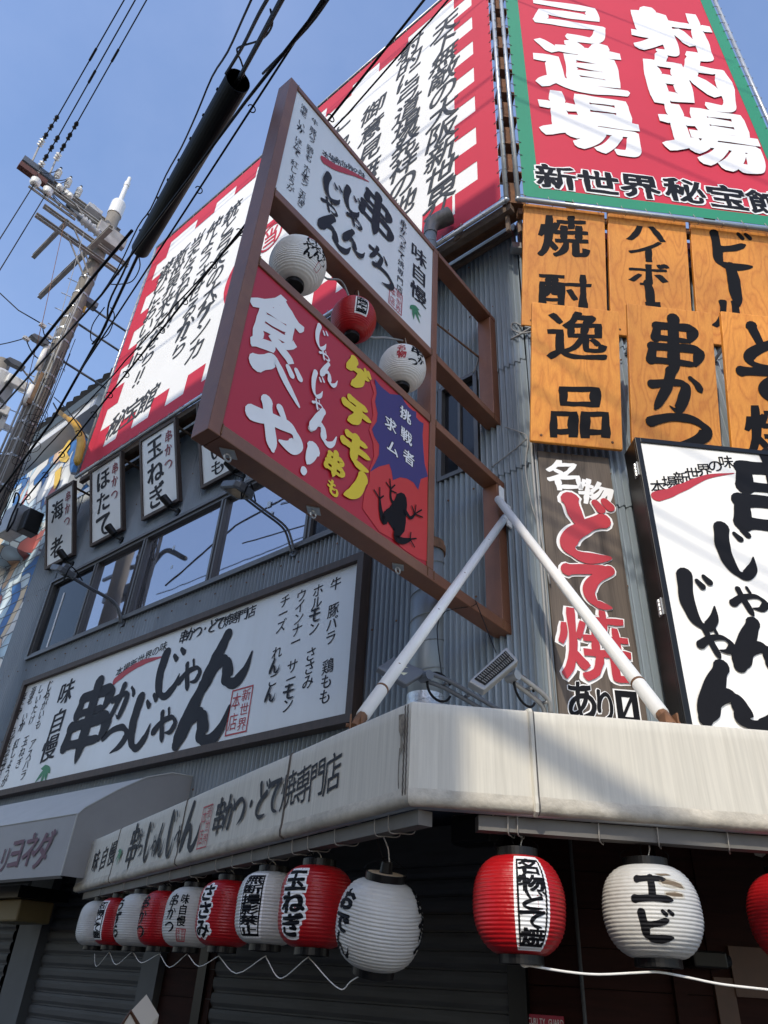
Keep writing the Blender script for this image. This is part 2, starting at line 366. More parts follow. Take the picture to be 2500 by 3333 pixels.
# ------------------------------------------------------------------ lettering
_fc = bpy.data.curves.new('glyph', 'FONT'); _fo = bpy.data.objects.new('glyph', _fc); COL.objects.link(_fo)
_dg = bpy.context.evaluated_depsgraph_get(); GC = {}
def bez(p0, p1, p2, p3, n):
    r = []
    for i in range(n):
        t = i / n; u = 1 - t
        r.append(p0 * (u ** 3) + p1 * (3 * u * u * t) + p2 * (3 * u * t * t) + p3 * (t ** 3))
    return r
def glyph(ch, n):
    if (ch, n) in GC: return GC[ch, n]
    _fc.body = ch; _dg.update()
    c = _fo.evaluated_get(_dg).to_curve(_dg); loops = []
    for s in c.splines:
        bp = list(s.bezier_points); k = len(bp); lp = []
        for i in range(k):
            a, b = bp[i], bp[(i + 1) % k]
            p0, p1, p2, p3 = (Vector(q[:2]) for q in (a.co, a.handle_right, b.handle_left, b.co))
            ln = (p3 - p0).length
            if ln < 1e-5: continue
            straight = abs((p1 - p0).cross(p3 - p0)) < 1e-4 * ln and abs((p2 - p0).cross(p3 - p0)) < 1e-4 * ln
            mseg = max(1, min(n, int(ln / 0.08 + 1))) if straight else n
            lp += bez(p0, p1, p2, p3, mseg)
        if len(lp) > 2: loops.append([q - Vector((0.5, 0.36)) for q in lp])
    _fo.to_curve_clear(); GC[ch, n] = loops
    return loops
def area(lp): return sum(lp[i - 1].x * lp[i].y - lp[i].x * lp[i - 1].y for i in range(len(lp))) / 2
def brush(ch, n=3, bold=0.0, kx=1.0, ky=0.6, wob=0.0, shear=0.0, seed=0, slant=0.0):
    loops = glyph(ch, n)
    if not loops: return []
    sg = 1 if area(max(loops, key=lambda l: abs(area(l)))) > 0 else -1
    out = []
    for lp in loops:
        k = len(lp); q = []
        for i in range(k):
            t = lp[(i + 1) % k] - lp[i - 1]
            if t.length < 1e-6: t = Vector((1, 0))
            t.normalize(); nrm = Vector((t.y, -t.x)) * sg
            p = lp[i] + Vector((nrm.x * kx, nrm.y * ky)) * (bold * (1 + .9 * noise.noise((lp[i].x * 2.6 + seed, lp[i].y * 2.6, seed * .7 + len(loops)))) if bold < .07 else bold)
            if wob:
                p = p + Vector((noise.noise((p.x * 7 + seed, p.y * 7, seed * 3.1)), noise.noise((p.x * 7, p.y * 7 + 9.2, seed * 1.7)))) * wob
            q.append(Vector((p.x + slant * p.y, p.y + shear * p.x)))
        out.append(q)
    return out
def fill(lps):
    """triangles of the union of closed loops that may cross themselves (non-zero winding)"""
    vs, es, A, Bv = [], [], [], []
    for lp in lps:
        n = len(vs); k = len(lp); vs += [Vector((q.x, q.y)) for q in lp]; es += [(n + i, n + (i + 1) % k) for i in range(k)]
        a = np.array([(q.x, q.y) for q in lp]); A.append(a); Bv.append(np.roll(a, -1, 0))
    sg = 1 if area(max(lps, key=lambda l: abs(area(l)))) > 0 else -1
    V, E, F, *_ = delaunay_2d_cdt(vs, es, [], 0, 1e-6)
    if not F: return [], []
    P = np.array([(v.x, v.y) for v in V]); T = np.array([f for f in F if len(f) == 3]); C = P[T].mean(1)
    A, Bv = np.concatenate(A), np.concatenate(Bv)
    cx, cy = C[:, :1], C[:, 1:]
    up = (A[:, 1] <= cy) & (Bv[:, 1] > cy); dn = (A[:, 1] > cy) & (Bv[:, 1] <= cy)
    side = (Bv[:, 0] - A[:, 0]) * (cy - A[:, 1]) - (cx - A[:, 0]) * (Bv[:, 1] - A[:, 1])
    w = (up & (side > 0)).sum(1) - (dn & (side < 0)).sum(1)
    return [tuple(p) for p in P], [tuple(int(i) for i in t) for t in T[w * sg > 0]]
class Ink:
    """flat lettering on a frame: triangles in (a,b) with a small lift c"""
    def __init__(s): s.v = []; s.f = []; s.k = 0
    def loops(s, lps, cx, cy, sx, sy, rot=0.0, lift=0.0):
        if not lps: return
        co, si = math.cos(rot), math.sin(rot)
        vs, fs = fill(lps); n = len(s.v)
        s.v += [(cx + (x * sx) * co - (y * sy) * si, cy + (x * sx) * si + (y * sy) * co, lift) for x, y in vs]
        s.f += [tuple(i + n for i in t) for t in fs]
    def char(s, ch, cx, cy, sx, sy=None, rot=0.0, lift=0.0, **k):
        if ch in ' 　': return
        if ch in BR: return s.brushed(ch, cx, cy, sx, sy or sx, rot, lift, k.get('fat', 1.0))
        s.loops(brush(ch, **{a: b for a, b in k.items() if a != 'fat'}), cx, cy, sx, sy or sx, rot, lift)
    def line(s, text, p0, p1, size, lift=0.0, asp=1.0, rot=0.0, **k):
        n = len(text); tall = k.pop('tall', None)
        for i, ch in enumerate(text):
            t = i / (n - 1) if n > 1 else 0.5
            s.char(ch, p0[0] + (p1[0] - p0[0]) * t, p0[1] + (p1[1] - p0[1]) * t, size * asp, size, rot, lift, seed=i * 1.3 + len(text), **k)
    def stroke(s, pts, ws, lift=0.0, n=7, rough=0.04, nib=0.0):
        """one brush stroke: centre line and half-widths"""
        P = spline([Vector((a, b)) for a, b in pts], n)
        if not isinstance(ws, (list, tuple)): ws = [ws] * len(pts)
        W = spline([Vector((w, 0)) for w in ws], n); W = [max(w.x, 0.0005) for w in W]
        m = len(P); left, right = [], []
        s.k += 1; lf = lift + 0.0004 * (s.k % 24)
        for i in range(m):
            t = P[min(i + 1, m - 1)] - P[max(i - 1, 0)]
            t = t.normalized() if t.length > 1e-9 else Vector((1, 0)); nn = Vector((-t.y, t.x))
            if nib:
                f = i / (m - 1); W[i] *= (1 - nib) + 1.75 * nib * abs(t.x * .57 + t.y * .82) if m > 9 else 1
                if m > 12: W[i] *= 1 - .62 * max(0, (f - .8) / .2) ** 1.5; W[i] *= 1 + .22 * max(0, .14 - f) / .14
            w1 = W[i] * (1 + rough * noise.noise((P[i].x * 9 + s.k, P[i].y * 9, 1.0)) * 2); w2 = W[i] * (1 + rough * noise.noise((P[i].x * 9, P[i].y * 9 + s.k, 5.0)) * 2)
            left.append(P[i] + nn * w1); right.append(P[i] - nn * w2)
        def cap(p, t, w):
            nn = Vector((-t.y, t.x)); return [p + (nn * math.cos(a) + t * math.sin(a)) * w for a in (0.5, 1.05, 1.57, 2.1, 2.65)]
        t1 = (P[-1] - P[-2]).normalized(); t0 = (P[0] - P[1]).normalized()
        b = len(s.v)
        for l, r in zip(left, right): s.v += [(l.x, l.y, lf), (r.x, r.y, lf)]
        s.f += [(b + 2 * i, b + 2 * i + 1, b + 2 * i + 3, b + 2 * i + 2) for i in range(m - 1)]
        for p, t, w, i0, i1 in ((P[-1], t1, W[-1], b + 2 * m - 2, b + 2 * m - 1), (P[0], t0, W[0], b + 1, b)):
            c = cap(p, t, w); n0 = len(s.v); s.v += [(q.x, q.y, lf) for q in c]
            s.f.append((i0, *range(n0, n0 + 5), i1))
    def brushed(s, ch, cx, cy, sx, sy, rot=0.0, lift=0.0, fat=1.0):
        co, si = math.cos(rot), math.sin(rot); sc = (abs(sx) + abs(sy)) / 2
        for pts, ws in BR[ch]:
            q = []
            for x, y in pts:
                X, Y = (x - 0.5) * sx, (y - 0.5) * sy
                q.append((cx + X * co - Y * si, cy + X * si + Y * co))
            s.stroke(q, [w * sc * fat for w in ws], lift, 8, .07, .38)
    def poly(s, pts, lift=0.0):
        n = len(s.v); tri = tessellate_polygon([[Vector((a, b, 0)) for a, b in pts]])
        s.v += [(a, b, lift) for a, b in pts]; s.f += [tuple(i + n for i in t) for t in tri]
    def rect(s, a0, a1, b0, b1, lift=0.0): s.poly([(a0, b0), (a1, b0), (a1, b1), (a0, b1)], lift)
    def ring(s, cx, cy, rx, ry, t, lift=0.0, n=40):
        b = len(s.v)
        for i in range(n):
            a = 2 * math.pi * i / n; c, d = math.cos(a), math.sin(a)
            s.v += [(cx + rx * c, cy + ry * d, lift), (cx + (rx - t) * c, cy + (ry - t) * d, lift)]
        s.f += [(b + 2 * i, b + 2 * ((i + 1) % n), b + 2 * ((i + 1) % n) + 1, b + 2 * i + 1) for i in range(n)]
    def outline(s, a0, a1, b0, b1, t, lift=0.0):
        s.rect(a0, a1, b0, b0 + t, lift); s.rect(a0, a1, b1 - t, b1, lift)
        s.rect(a0, a0 + t, b0 + t, b1 - t, lift); s.rect(a1 - t, a1, b0 + t, b1 - t, lift)
    def build(s, name, F, c, material, parent, follow=None):
        if not s.f: return
        mb = MB(); mb.v = [F.p(a, b, c + l + (follow(a, b) if follow else 0)) for a, b, l in s.v]; mb.f = s.f
        return part(name, mb, material, parent, fix=False)
BR = {}
def defbr(ch, *strokes): BR[ch] = strokes
# brush-written characters: (centre line, half widths) in a unit square
defbr('じ', (((.30, .95), (.24, .55), (.34, .18), (.55, .05), (.76, .2), (.84, .42)), (.07, .085, .075, .06, .05, .025)),
      (((.56, .86), (.66, .76)), (.03, .045)), (((.74, .95), (.85, .85)), (.03, .045)))
defbr('ゃ', (((.08, .42), (.35, .62), (.72, .68), (.9, .5), (.78, .3), (.56, .3)), (.06, .06, .055, .06, .055, .04)),
      (((.28, .88), (.38, .5), (.52, .08)), (.05, .065, .07)), (((.52, .95), (.58, .78)), (.035, .03)))
defbr('ん', (((.42, .98), (.28, .6), (.1, .06)), (.055, .085, .095)), (((.12, .1), (.28, .42), (.47, .5), (.55, .3), (.58, .1), (.74, .03), (.9, .2), (.98, .5)), (.05, .06, .075, .085, .085, .07, .05, .03)))
defbr('串', (((.24, .86), (.2, .62)), (.05, .07)), (((.22, .84), (.55, .86), (.84, .84), (.78, .6)), (.05, .055, .07, .05)), (((.22, .62), (.5, .62), (.78, .61)), (.04, .04, .04)),
      (((.14, .46), (.1, .2)), (.05, .07)), (((.12, .45), (.5, .46), (.92, .45), (.86, .18)), (.05, .055, .07, .05)), (((.12, .2), (.5, .2), (.86, .19)), (.045, .045, .045)),
      (((.52, 1.0), (.5, .6), (.49, .2), (.47, -.06)), (.06, .065, .07, .03)))
defbr('か', (((.06, .62), (.4, .7), (.66, .68), (.62, .35), (.5, .06), (.36, .14)), (.055, .055, .065, .07, .06, .03)),
      (((.42, .98), (.32, .55), (.1, .04)), (.06, .065, .05)), (((.76, .86), (.88, .72), (.95, .55)), (.04, .06, .055)))
defbr('つ', (((.04, .58), (.35, .74), (.7, .74), (.92, .52), (.8, .24), (.45, .06)), (.06, .06, .075, .08, .07, .03)))
defbr('ど', (((.3, .96), (.36, .76), (.44, .56)), (.075, .07, .06)), (((.8, .66), (.5, .54), (.24, .34), (.22, .16), (.45, .05), (.84, .08)), (.06, .06, .07, .07, .065, .05)),
      (((.72, .95), (.8, .85)), (.04, .05)), (((.88, .99), (.96, .9)), (.04, .05)))
defbr('て', (((.08, .8), (.45, .84), (.9, .86)), (.07, .07, .06)), (((.88, .85), (.58, .62), (.44, .36), (.54, .12), (.82, .04)), (.05, .06, .07, .07, .055)))
defbr('べ', (((.02, .38), (.2, .58), (.36, .76), (.62, .48), (.97, .14)), (.09, .085, .08, .085, .08)), (((.62, .86), (.72, .74)), (.045, .055)), (((.8, .94), (.9, .82)), (.045, .055)))
defbr('や', (((.04, .46), (.4, .62), (.76, .72), (.93, .55), (.82, .34), (.6, .3)), (.08, .08, .085, .085, .08, .06)), (((.25, .9), (.36, .5), (.5, .02)), (.08, .09, .085)), (((.5, .97), (.6, .82)), (.06, .05)))
defbr('ゲ', (((.3, .98), (.22, .74), (.06, .5)), (.07, .075, .05)), (((.24, .7), (.55, .71), (.92, .72)), (.06, .06, .055)), (((.62, .7), (.56, .38), (.28, .04)), (.08, .085, .05)), (((.74, .98), (.8, .84)), (.04, .045)), (((.88, .99), (.95, .86)), (.04, .045)))
defbr('テ', (((.2, .88), (.5, .89), (.82, .92)), (.065, .065, .06)), (((.03, .58), (.5, .6), (.97, .63)), (.07, .065, .06)), (((.54, .6), (.46, .3), (.2, .02)), (.08, .08, .05)))
defbr('モ', (((.16, .88), (.5, .89), (.84, .92)), (.06, .06, .055)), (((.04, .54), (.5, .55), (.97, .58)), (.065, .06, .055)), (((.46, .9), (.43, .5), (.44, .16), (.62, .08), (.94, .12)), (.075, .08, .08, .07, .06)))
defbr('ノ', (((.8, .98), (.66, .6), (.42, .25), (.08, .02)), (.09, .1, .09, .05)))
defbr('！', (((.68, .97), (.56, .66), (.46, .4)), (.16, .12, .05)), (((.36, .14), (.32, .06)), (.1, .09)))
defbr('｜', (((.42, 1.0), (.5, .7), (.54, .3), (.62, .0)), (.1, .13, .12, .1)))
defbr('エ', (((.12, .84), (.5, .86), (.9, .84)), (.06, .055, .06)), (((.5, .84), (.5, .5), (.48, .18)), (.065, .06, .06)), (((.04, .14), (.5, .17), (.97, .13)), (.065, .06, .07)))
defbr('ビ', (((.16, .92), (.2, .5), (.24, .16), (.5, .08), (.9, .14)), (.06, .075, .075, .07, .06)), (((.3, .52), (.55, .58), (.8, .7)), (.05, .05, .05)), (((.68, .98), (.76, .88)), (.035, .04)), (((.84, .99), (.92, .9)), (.035, .04)))

def leaf_emblem(F, c, cx, cy, s, parent, rot=0.0):
    k = Ink()
    for a, l in ((200, 1.0), (235, 1.0), (268, .75), (165, .55), (300, .55)):
        a = R(a) + rot; e = (cx + math.cos(a) * s * l, cy + math.sin(a) * s * l)
        k.stroke([(cx, cy), ((cx + e[0]) / 2, (cy + e[1]) / 2), e], [s * .05, s * .12, s * .015], n=5)
    k.build('leaf_emblem', F, c, M_inkgreen, parent)
def seal(F, c, cx, cy, w, h, parent, text='新世界本店'):
    k = Ink(); k.outline(cx - w / 2, cx + w / 2, cy - h / 2, cy + h / 2, w * .05)
    for i, ch in enumerate(text[:3]): k.char(ch, cx + w * .22, cy + h * (.31 - .31 * i), w * .42, h * .29, n=2, lift=.0005)
    for i, ch in enumerate(text[3:]): k.char(ch, cx - w * .22, cy + h * (.22 - .44 * i), w * .42, h * .4, n=2, lift=.0005)
    k.build('seal_stamp', F, c, M_inkred, parent)
def pxs(F, c, *ps): return [F.px(x, y, c) for x, y in ps]
exec_parts = []

# ================================================================== STRUCTURE
g = MB(); g.add([(-400, -400, 0), (400, -400, 0), (400, 400, 0), (-400, 400, 0)], [(0, 1, 2, 3)])
single('ground', g, M_asphalt, None, None, kind='structure')
pv = MB(); pv.box(LF, -14, 1.5, 0.004, 0.12, 0.0, 0.7); pv.box(RF, -0.6, 8, 0.004, 0.121, 0, 0.7)
single('pavement', pv, M_pave, None, None, kind='structure')

# ------------------------------------------------------------------ corner building
bld = thing('corner_building', 'blue grey corrugated steel corner building hung with many shop signs', 'building', (B.x, B.y, 0))
def corr(mb, F, a0, a1, b0, b1, c, pitch=0.066, amp=0.02, n=6):
    k = max(2, int((a1 - a0) / pitch * n)); vs = []
    for i in range(k + 1):
        a = a0 + (a1 - a0) * i / k; cc = c + amp * math.sin(a / pitch * 2 * math.pi)
        vs += [F.p(a, b0, cc), F.p(a, b1, cc)]
    mb.add(vs, [(2 * i, 2 * i + 2, 2 * i + 3, 2 * i + 1) for i in range(k)])
def corr_rough(mb, F, a0, a1, b0, b1, c, seed, pitch=0.066, amp=0.02, n=6):
    """a sheet whose cut lower edge is dented and slightly uneven"""
    k = max(2, int((a1 - a0) / pitch * n)); vs = []
    for i in range(k + 1):
        a = a0 + (a1 - a0) * i / k; cc = c + amp * math.sin(a / pitch * 2 * math.pi)
        e = 0.02 * noise.noise((a * 3, seed, 0)); vs += [F.p(a, b0 + e, cc + abs(e) * .6), F.p(a, b1, cc)]
    mb.add(vs, [(2 * i, 2 * i + 2, 2 * i + 3, 2 * i + 1) for i in range(k)])
TOPZ = 9.43
fp = [LF.p(-10.8, 0, -.1), LF.p(-.06, 0, -.1), RF.p(.1, 0, -.1), RF.p(6, 0, -.1), RF.p(6, 0, -6), LF.p(-10.8, 0, -6)]
b_ = MB(); n_ = len(fp)
b_.add([p for p in fp] + [p + Vector((0, 0, TOPZ - .1)) for p in fp], [tuple(range(n_)), tuple(range(2 * n_ - 1, n_ - 1, -1))] + [(i, (i + 1) % n_, (i + 1) % n_ + n_, i + n_) for i in range(n_)])
part('building_core', b_, M_dark, bld)
W = MB(); UW0, UW1, ZW0, ZW1 = -9.74, -2.42, 6.02, 7.44
corr(W, LF, -10.8, UW0, 3.0, 5.95, 0, .075, .022); corr(W, LF, -10.8, UW0, 5.95, 7.5, .004, .075, .022)
corr_rough(W, LF, -10.8, UW0, 7.45, TOPZ, .010, 3, .075, .022)
corr(W, LF, UW0, -6, 3.0, ZW0, 0, .075, .022); corr(W, LF, -6, -1.13, 3.0, ZW0, 0)
corr_rough(W, LF, UW0, -6, ZW1, TOPZ, .012, 5, .04, .009); corr_rough(W, LF, -6, UW1, ZW1, TOPZ, .012, 5)
corr(W, LF, UW1, -1.13, ZW0, 7.5, 0); corr_rough(W, LF, UW1, -.58, 7.4, TOPZ, .014, 8)
corr(W, LF, -1.13, -.58, 3.0, 6.1, 0)
corr(W, LF, -.58, 0, 3.0, 5.9, 0); corr_rough(W, LF, -.58, 0, 5.86, 7.3, .012, 11); corr_rough(W, LF, -.58, 0, 7.24, TOPZ, .022, 14)
part('corrugated_wall', W, M_steel_wall, bld)
W = MB(); corr(W, RF, 0, 6, 2.9, 5.5, 0); corr_rough(W, RF, 0, 6, 5.45, 7.6, .01, 21); corr_rough(W, RF, 0, 6, 7.55, TOPZ, .02, 24)
part('corrugated_wall', W, M_steel_wall, bld)
cp = MB(); cp.box(LF, -10.8, -.004, TOPZ - .03, TOPZ + .09, -.06, .036); cp.box(RF, .0, 6, TOPZ - .028, TOPZ + .092, -.06, .038)
part('roof_flashing', cp, M_galv, bld)
cp = MB(); cp.box(LF, -.045, .012, 2.9, 5.4, .012, .022); cp.box(RF, -.01, .045, 2.9, 5.4, .012, .024)
part('corner_trim', cp, M_steel_wall, bld)

W = MB()
for z in (3.3, 4.6, 5.8, 7.35, 8.3, 9.2):
    for i in range(34):
        a = -10.6 + i * .31
        if UW0 < a < UW1 and 5.9 < z < 7.5: continue
        W.lathe([(.012, 0), (.012, .006), (.006, .01), (0, .011)], 6, LF.p(a, z + .02 * ((i * 7) % 3 - 1), .02), LF.w)
    for i in range(9): W.lathe([(.012, 0), (.012, .006), (.006, .01), (0, .011)], 6, RF.p(.1 + i * .31, z, .02), RF.w)
part('screw_row', W, M_rust, bld)
# the long window
wf = MB(); wf.frame(LF, UW0, UW1, ZW0, ZW1, .05, -.05, .06); wf.frame(LF, UW0 + .05, UW1 - .05, ZW0 + .05, ZW1 - .05, .05, -.06, .03)
win = part('window', wf, M_alu, bld)
mu_ = [-8.28, -6.86, -4.94, -3.08]
for u in mu_:
    mb = MB(); mb.box(LF, u - .045, u - .004, ZW0 + .05, ZW1 - .05, -.05, .035); mb.box(LF, u + .004, u + .045, ZW0 + .05, ZW1 - .05, -.05, .02)
    part('mullion', mb, M_alu, win)
ed = [UW0 + .05] + mu_ + [UW1 - .05]
for i in range(5):
    mb = MB(); c = -.03 - .012 * (i % 2); mb.box(LF, ed[i] + .046, ed[i + 1] - .046, ZW0 + .05, ZW1 - .05, c - .008, c)
    part('pane', mb, M_glassdark if i in (0, 4) else M_glass, win)
st = MB(); st.box(LF, -9.3, -9.26, ZW0 + .06, ZW1 - .3, -.028, -.02); part('blind_edge', st, M_inkwhite, win)
tp = MB()
for u, z, s_ in ((-6.1, 6.95, .05), (-6.02, 6.6, .04), (-4.0, 6.9, .07), (-3.9, 6.75, .04)):
    tp.box(LF, u, u + s_, z, z + s_ * 1.3, -.028, -.026)
part('tape_scrap', tp, M_galv, win)
# the old window behind the projecting sign
wf = MB(); wf.frame(LF, -1.08, -.66, 6.14, 7.36, .05, -.06, .03)
w2 = part('window', wf, M_alu, bld)
mb = MB(); mb.box(LF, -1.08, -.66, 6.14, 7.36, -.05, -.04); part('pane', mb, M_glassdark, w2)
mb = MB(); mb.box(LF, -.89, -.86, 6.14, 7.36, -.04, -.01); part('mullion', mb, M_alu, w2)

# shop fronts on the ground floor
def shutter(F, a0, a1, b0, b1, c, pitch=.118):
    mb = MB(); z = b0
    while z < b1 - .01:
        prof = [(0, -.004), (.012, .004), (.03, .016), (.07, .018), (.098, .012), (.106, -.006), (.118, -.006)]
        vs = []
        for dz, cc in prof: vs += [F.p(a0, min(z + dz, b1), c + cc), F.p(a1, min(z + dz, b1), c + cc)]
        mb.add(vs, [(2 * i, 2 * i + 1, 2 * i + 3, 2 * i + 2) for i in range(len(prof) - 1)]); z += pitch
    return mb
uL0, _ = LF.px(57, 3075, .06); uL1, _ = LF.px(130, 3075, .06); uL2, _ = LF.px(472, 3200); uL3, _ = LF.px(528, 3200); uM0, _ = LF.px(680, 3150); uM1, _ = LF.px(1665, 3200)
gf = MB(); gf.box(LF, -10.8, uM1 + .5, 2.7, 3.02, -.05, .0)
part('shop_lintel', gf, M_dark, bld)
for a0, a1, top in ((uL1 - .02, uL2, 2.72), (uM0, uM1, 2.42), (-10.7, uL0 - .3, 2.5)):
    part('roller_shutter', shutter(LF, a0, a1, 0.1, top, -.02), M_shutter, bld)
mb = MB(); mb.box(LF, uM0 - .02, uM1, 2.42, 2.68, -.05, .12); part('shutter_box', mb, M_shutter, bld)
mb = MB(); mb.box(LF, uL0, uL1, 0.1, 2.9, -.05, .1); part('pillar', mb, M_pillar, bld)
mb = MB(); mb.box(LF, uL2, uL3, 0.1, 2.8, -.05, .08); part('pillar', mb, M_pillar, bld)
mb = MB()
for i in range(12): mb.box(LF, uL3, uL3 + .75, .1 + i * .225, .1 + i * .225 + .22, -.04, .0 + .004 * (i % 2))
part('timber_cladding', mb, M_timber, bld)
mb = MB(); mb.box(LF, uM0 - .12, uM0, .1, 2.7, -.05, .03); part('door_post', mb, M_blackplast, bld)
mb = MB(); mb.box(LF, uM1, uM1 + .14, .1, 2.75, -.05, .05); part('door_post', mb, M_blackplast, bld)
mb = MB()
for i in range(13):
    z = .1 + i * .225
    mb.box(LF, uM1 + .14, .03, z, z + .219, -.04, .012 + .003 * (i % 2)); mb.box(RF, .0, 1.28, z - .004, z + .216, -.04, .016 + .004 * (i % 2))
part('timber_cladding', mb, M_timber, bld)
ud, _ = RF.px(2305, 3150, .0); ud2, _ = RF.px(2376, 3200, .0)
mb = MB(); mb.box(RF, 1.28, ud, .1, 2.9, -.03, .03); mb.box(RF, .62, .70, .1, 2.9, .02, .06); part('timber_post', mb, M_timber, bld)
zt = RF.px(2400, 3185, .05)[1]
mb = MB(); mb.box(RF, ud, ud2, .1, zt, -.02, .05); mb.box(RF, ud2, ud2 + 2.2, zt - .1, zt + .18, -.02, .06); part('door_frame', mb, M_darkwood, bld)
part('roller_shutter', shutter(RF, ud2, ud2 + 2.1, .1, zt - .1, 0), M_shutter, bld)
mb = MB(); mb.box(RF, 1.28, 6, zt + .18, 2.95, -.03, .01); part('timber_cladding', mb, M_timber, bld)
mb = MB(); mb.tube([RF.p(.02, .2, .05), RF.p(.02, 2.9, .05)], .012); part('conduit', mb, M_pillar, bld, smooth=True)

# small things fixed to the shop front
sc = thing('security_camera', 'black boxy device on the dark timber wall right of the white lantern', 'camera', RF.p(1.15, 1.8, .06))
a0, z0 = RF.px(2240, 3150, .12); a1, z1 = RF.px(2340, 3100, .12)
mb = MB(); mb.box(RF, a0, a1, z0, z1, .06, .22); part('housing', mb, M_blackplast, sc, bevel=.012)
mb = MB(); mb.tube([RF.p(a1 - .01, (z0 + z1) / 2, .14), RF.p(a1 + .05, (z0 + z1) / 2, .14)], .035, 16); part('lens', mb, M_glassdark, sc)
sp = thing('speaker', 'black box speaker hung in the dark under the awning corner', 'speaker', LF.p(-.9, 2.4, .4))
a0, z0 = LF.px(1465, 2750, .5); a1, z1 = LF.px(1590, 2665, .5)
mb = MB(); mb.box(LF, a0, a1, z0, z1 + .05, .3, .5); part('cabinet', mb, M_blackplast, sp, bevel=.02)
mb = MB(); mb.box(LF, a0 + .02, a1 - .02, z0 + .02, z1, .5, .508); part('grille', mb, M_dark, sp)
sg = thing('security_sticker', 'small red and white security notice at the foot of the timber wall', 'sticker', LF.p(-.1, 1.3, .02))
a0, z0 = LF.px(1692, 3298, .03); a1, z1 = LF.px(1832, 3300, .03)
mb = MB(); mb.box(LF, a0, a1, z0 - .42, z0, .02, .03); part('notice', mb, M_secred, sg)
mb = MB(); mb.box(LF, a0 + .02, a1 - .015, z0 - .3, z0 - .07, .03, .032); part('notice_face', mb, M_inkwhite, sg)
k = Ink(); wds = 'SECURITY GUARD'; x = a0 + .02; cw = (a1 - a0 - .03) / 13.5
for i, ch in enumerate(wds): k.char(ch, x + i * cw + cw * .72, z0 - .036, cw * 1.5, .05, bold=.012)
k.build('lettering', LF, .033, M_inkwhite, sg)
k = Ink(); k.line('防犯カメラ', (a0 + .05, z0 - .11), (a1 - .06, z0 - .11), .05, bold=.02); k.build('lettering', LF, .034, M_ink, sg)
ts = thing('torn_sticker', 'torn pale sticker left on the timber wall near the right edge', 'sticker', RF.p(1.2, 2.2, .02))
ta, tb = RF.px(2468, 2770, .03); mb = MB(); mb.prism(RF, [(ta - .05, tb + .03), (ta - .01, tb + .05), (ta + .03, tb + .035), (ta + .05, tb - .02), (ta + .02, tb - .04), (ta - .03, tb - .03)], .0285, .031); part('paper', mb, mat('old_paper', (.3, .27, .24), .8, 0, .5, 30), ts)
# gabled sign on the pavement, only its peak in view
gs = thing('standing_sign', 'cream peaked top of a standing board before the left shutter', 'sign', (at_h(430, 3333, 1.2).x, at_h(430, 3333, 1.2).y, 0))
bx = [at(x, y, 5.2) for x, y in ((380, 3360), (425, 3292), (466, 3362))]
q = MB(); dz = Vector((0, 0, -.9)); dp = _fw * .12
q.add([bx[0], bx[1], bx[2], bx[2] + dz, bx[0] + dz] + [p + LF.u * .07 + _fw * .15 for p in (bx[0], bx[1], bx[2], bx[2] + dz, bx[0] + dz)],
      [(0, 1, 2, 3, 4), (9, 8, 7, 6, 5), (0, 5, 6, 1), (1, 6, 7, 2), (2, 7, 8, 3), (3, 8, 9, 4), (4, 9, 5, 0)])
part('board', q, mat('cream_board', (0.55, 0.5, 0.42), 0.6), gs)
q = MB(); q.tube([bx[0], bx[1], bx[2]], .012, 6); part('edging', q, M_darkwood, gs)
q = MB(); q.tube([(bx[0] + dz), Vector((bx[0].x, bx[0].y, 0.004))], .02); q.tube([bx[2] + dz, Vector((bx[2].x, bx[2].y, 0.004))], .02); part('leg', q, M_darkwood, gs)

# ------------------------------------------------------------------ banners on the roof frame
CB = .55
def banner(F, name, label, a0, a1, b0, b1, base, border):
    th = thing(name, label, 'banner', F.p(a0, b0, CB))
    # cloth with a slow billow
    nx, ny = 60, 40; vs = []
    for j in range(ny + 1):
        for i in range(nx + 1):
            u, v = i / nx, j / ny; e = min(u, 1 - u, v, 1 - v) * 8
            vs.append((a0 + (a1 - a0) * u, b0 + (b1 - b0) * v))
    mb = MB(); mb.add([F.p(a, b, CB) for a, b in vs], [(j * (nx + 1) + i, j * (nx + 1) + i + 1, (j + 1) * (nx + 1) + i + 1, (j + 1) * (nx + 1) + i) for j in range(ny) for i in range(nx)])
    part('cloth', mb, base, th)
    mb = MB(); o = .07
    cs = [F.p(a0 - o, b0 - o, CB), F.p(a1 + o, b0 - o, CB), F.p(a1 + o, b1 + o, CB), F.p(a0 - o, b1 + o, CB)]
    for i in range(4): mb.tube([cs[i], cs[(i + 1) % 4]], .028, 10)
    for c in cs: mb.lathe([(0, -.034), (.024, -.024), (.034, 0), (.024, .024), (0, .034)], 10, c)
    part('pipe_frame', mb, M_galv, th, smooth=True)
    mb = MB(); st = .27
    def lace(p, q, out):
        mb.tube([p - out * .03 + F.w * .006, p + out * .03 + F.w * .02, q + out * .035 + F.w * .02, q + out * .02 - F.w * .035], .005, 4)
    n = int((a1 - a0) / st)
    for i in range(n + 1):
        a = a0 + (a1 - a0) * i / n
        for b, s_ in ((b0, -1), (b1, 1)): lace(F.p(a, b, CB), F.p(a + .05, b + s_ * o, CB), F.v * s_)
    n = int((b1 - b0) / st)
    for i in range(n + 1):
        b = b0 + (b1 - b0) * i / n
        for a, s_ in ((a0, -1), (a1, 1)): lace(F.p(a, b, CB), F.p(a + s_ * o, b - .05, CB), F.u * s_)
    part('lacing', mb, M_gcable, th)
    return th
LA0, LA1, LB0, LB1 = -8.94, .12, 9.27, 15.78
bl = banner(LF, 'wall_banner', 'white vinyl banner with red stepped border and slanting black brush columns', LA0, LA1, LB0, LB1, M_vinyl, None)
k = Ink(); bw = .3
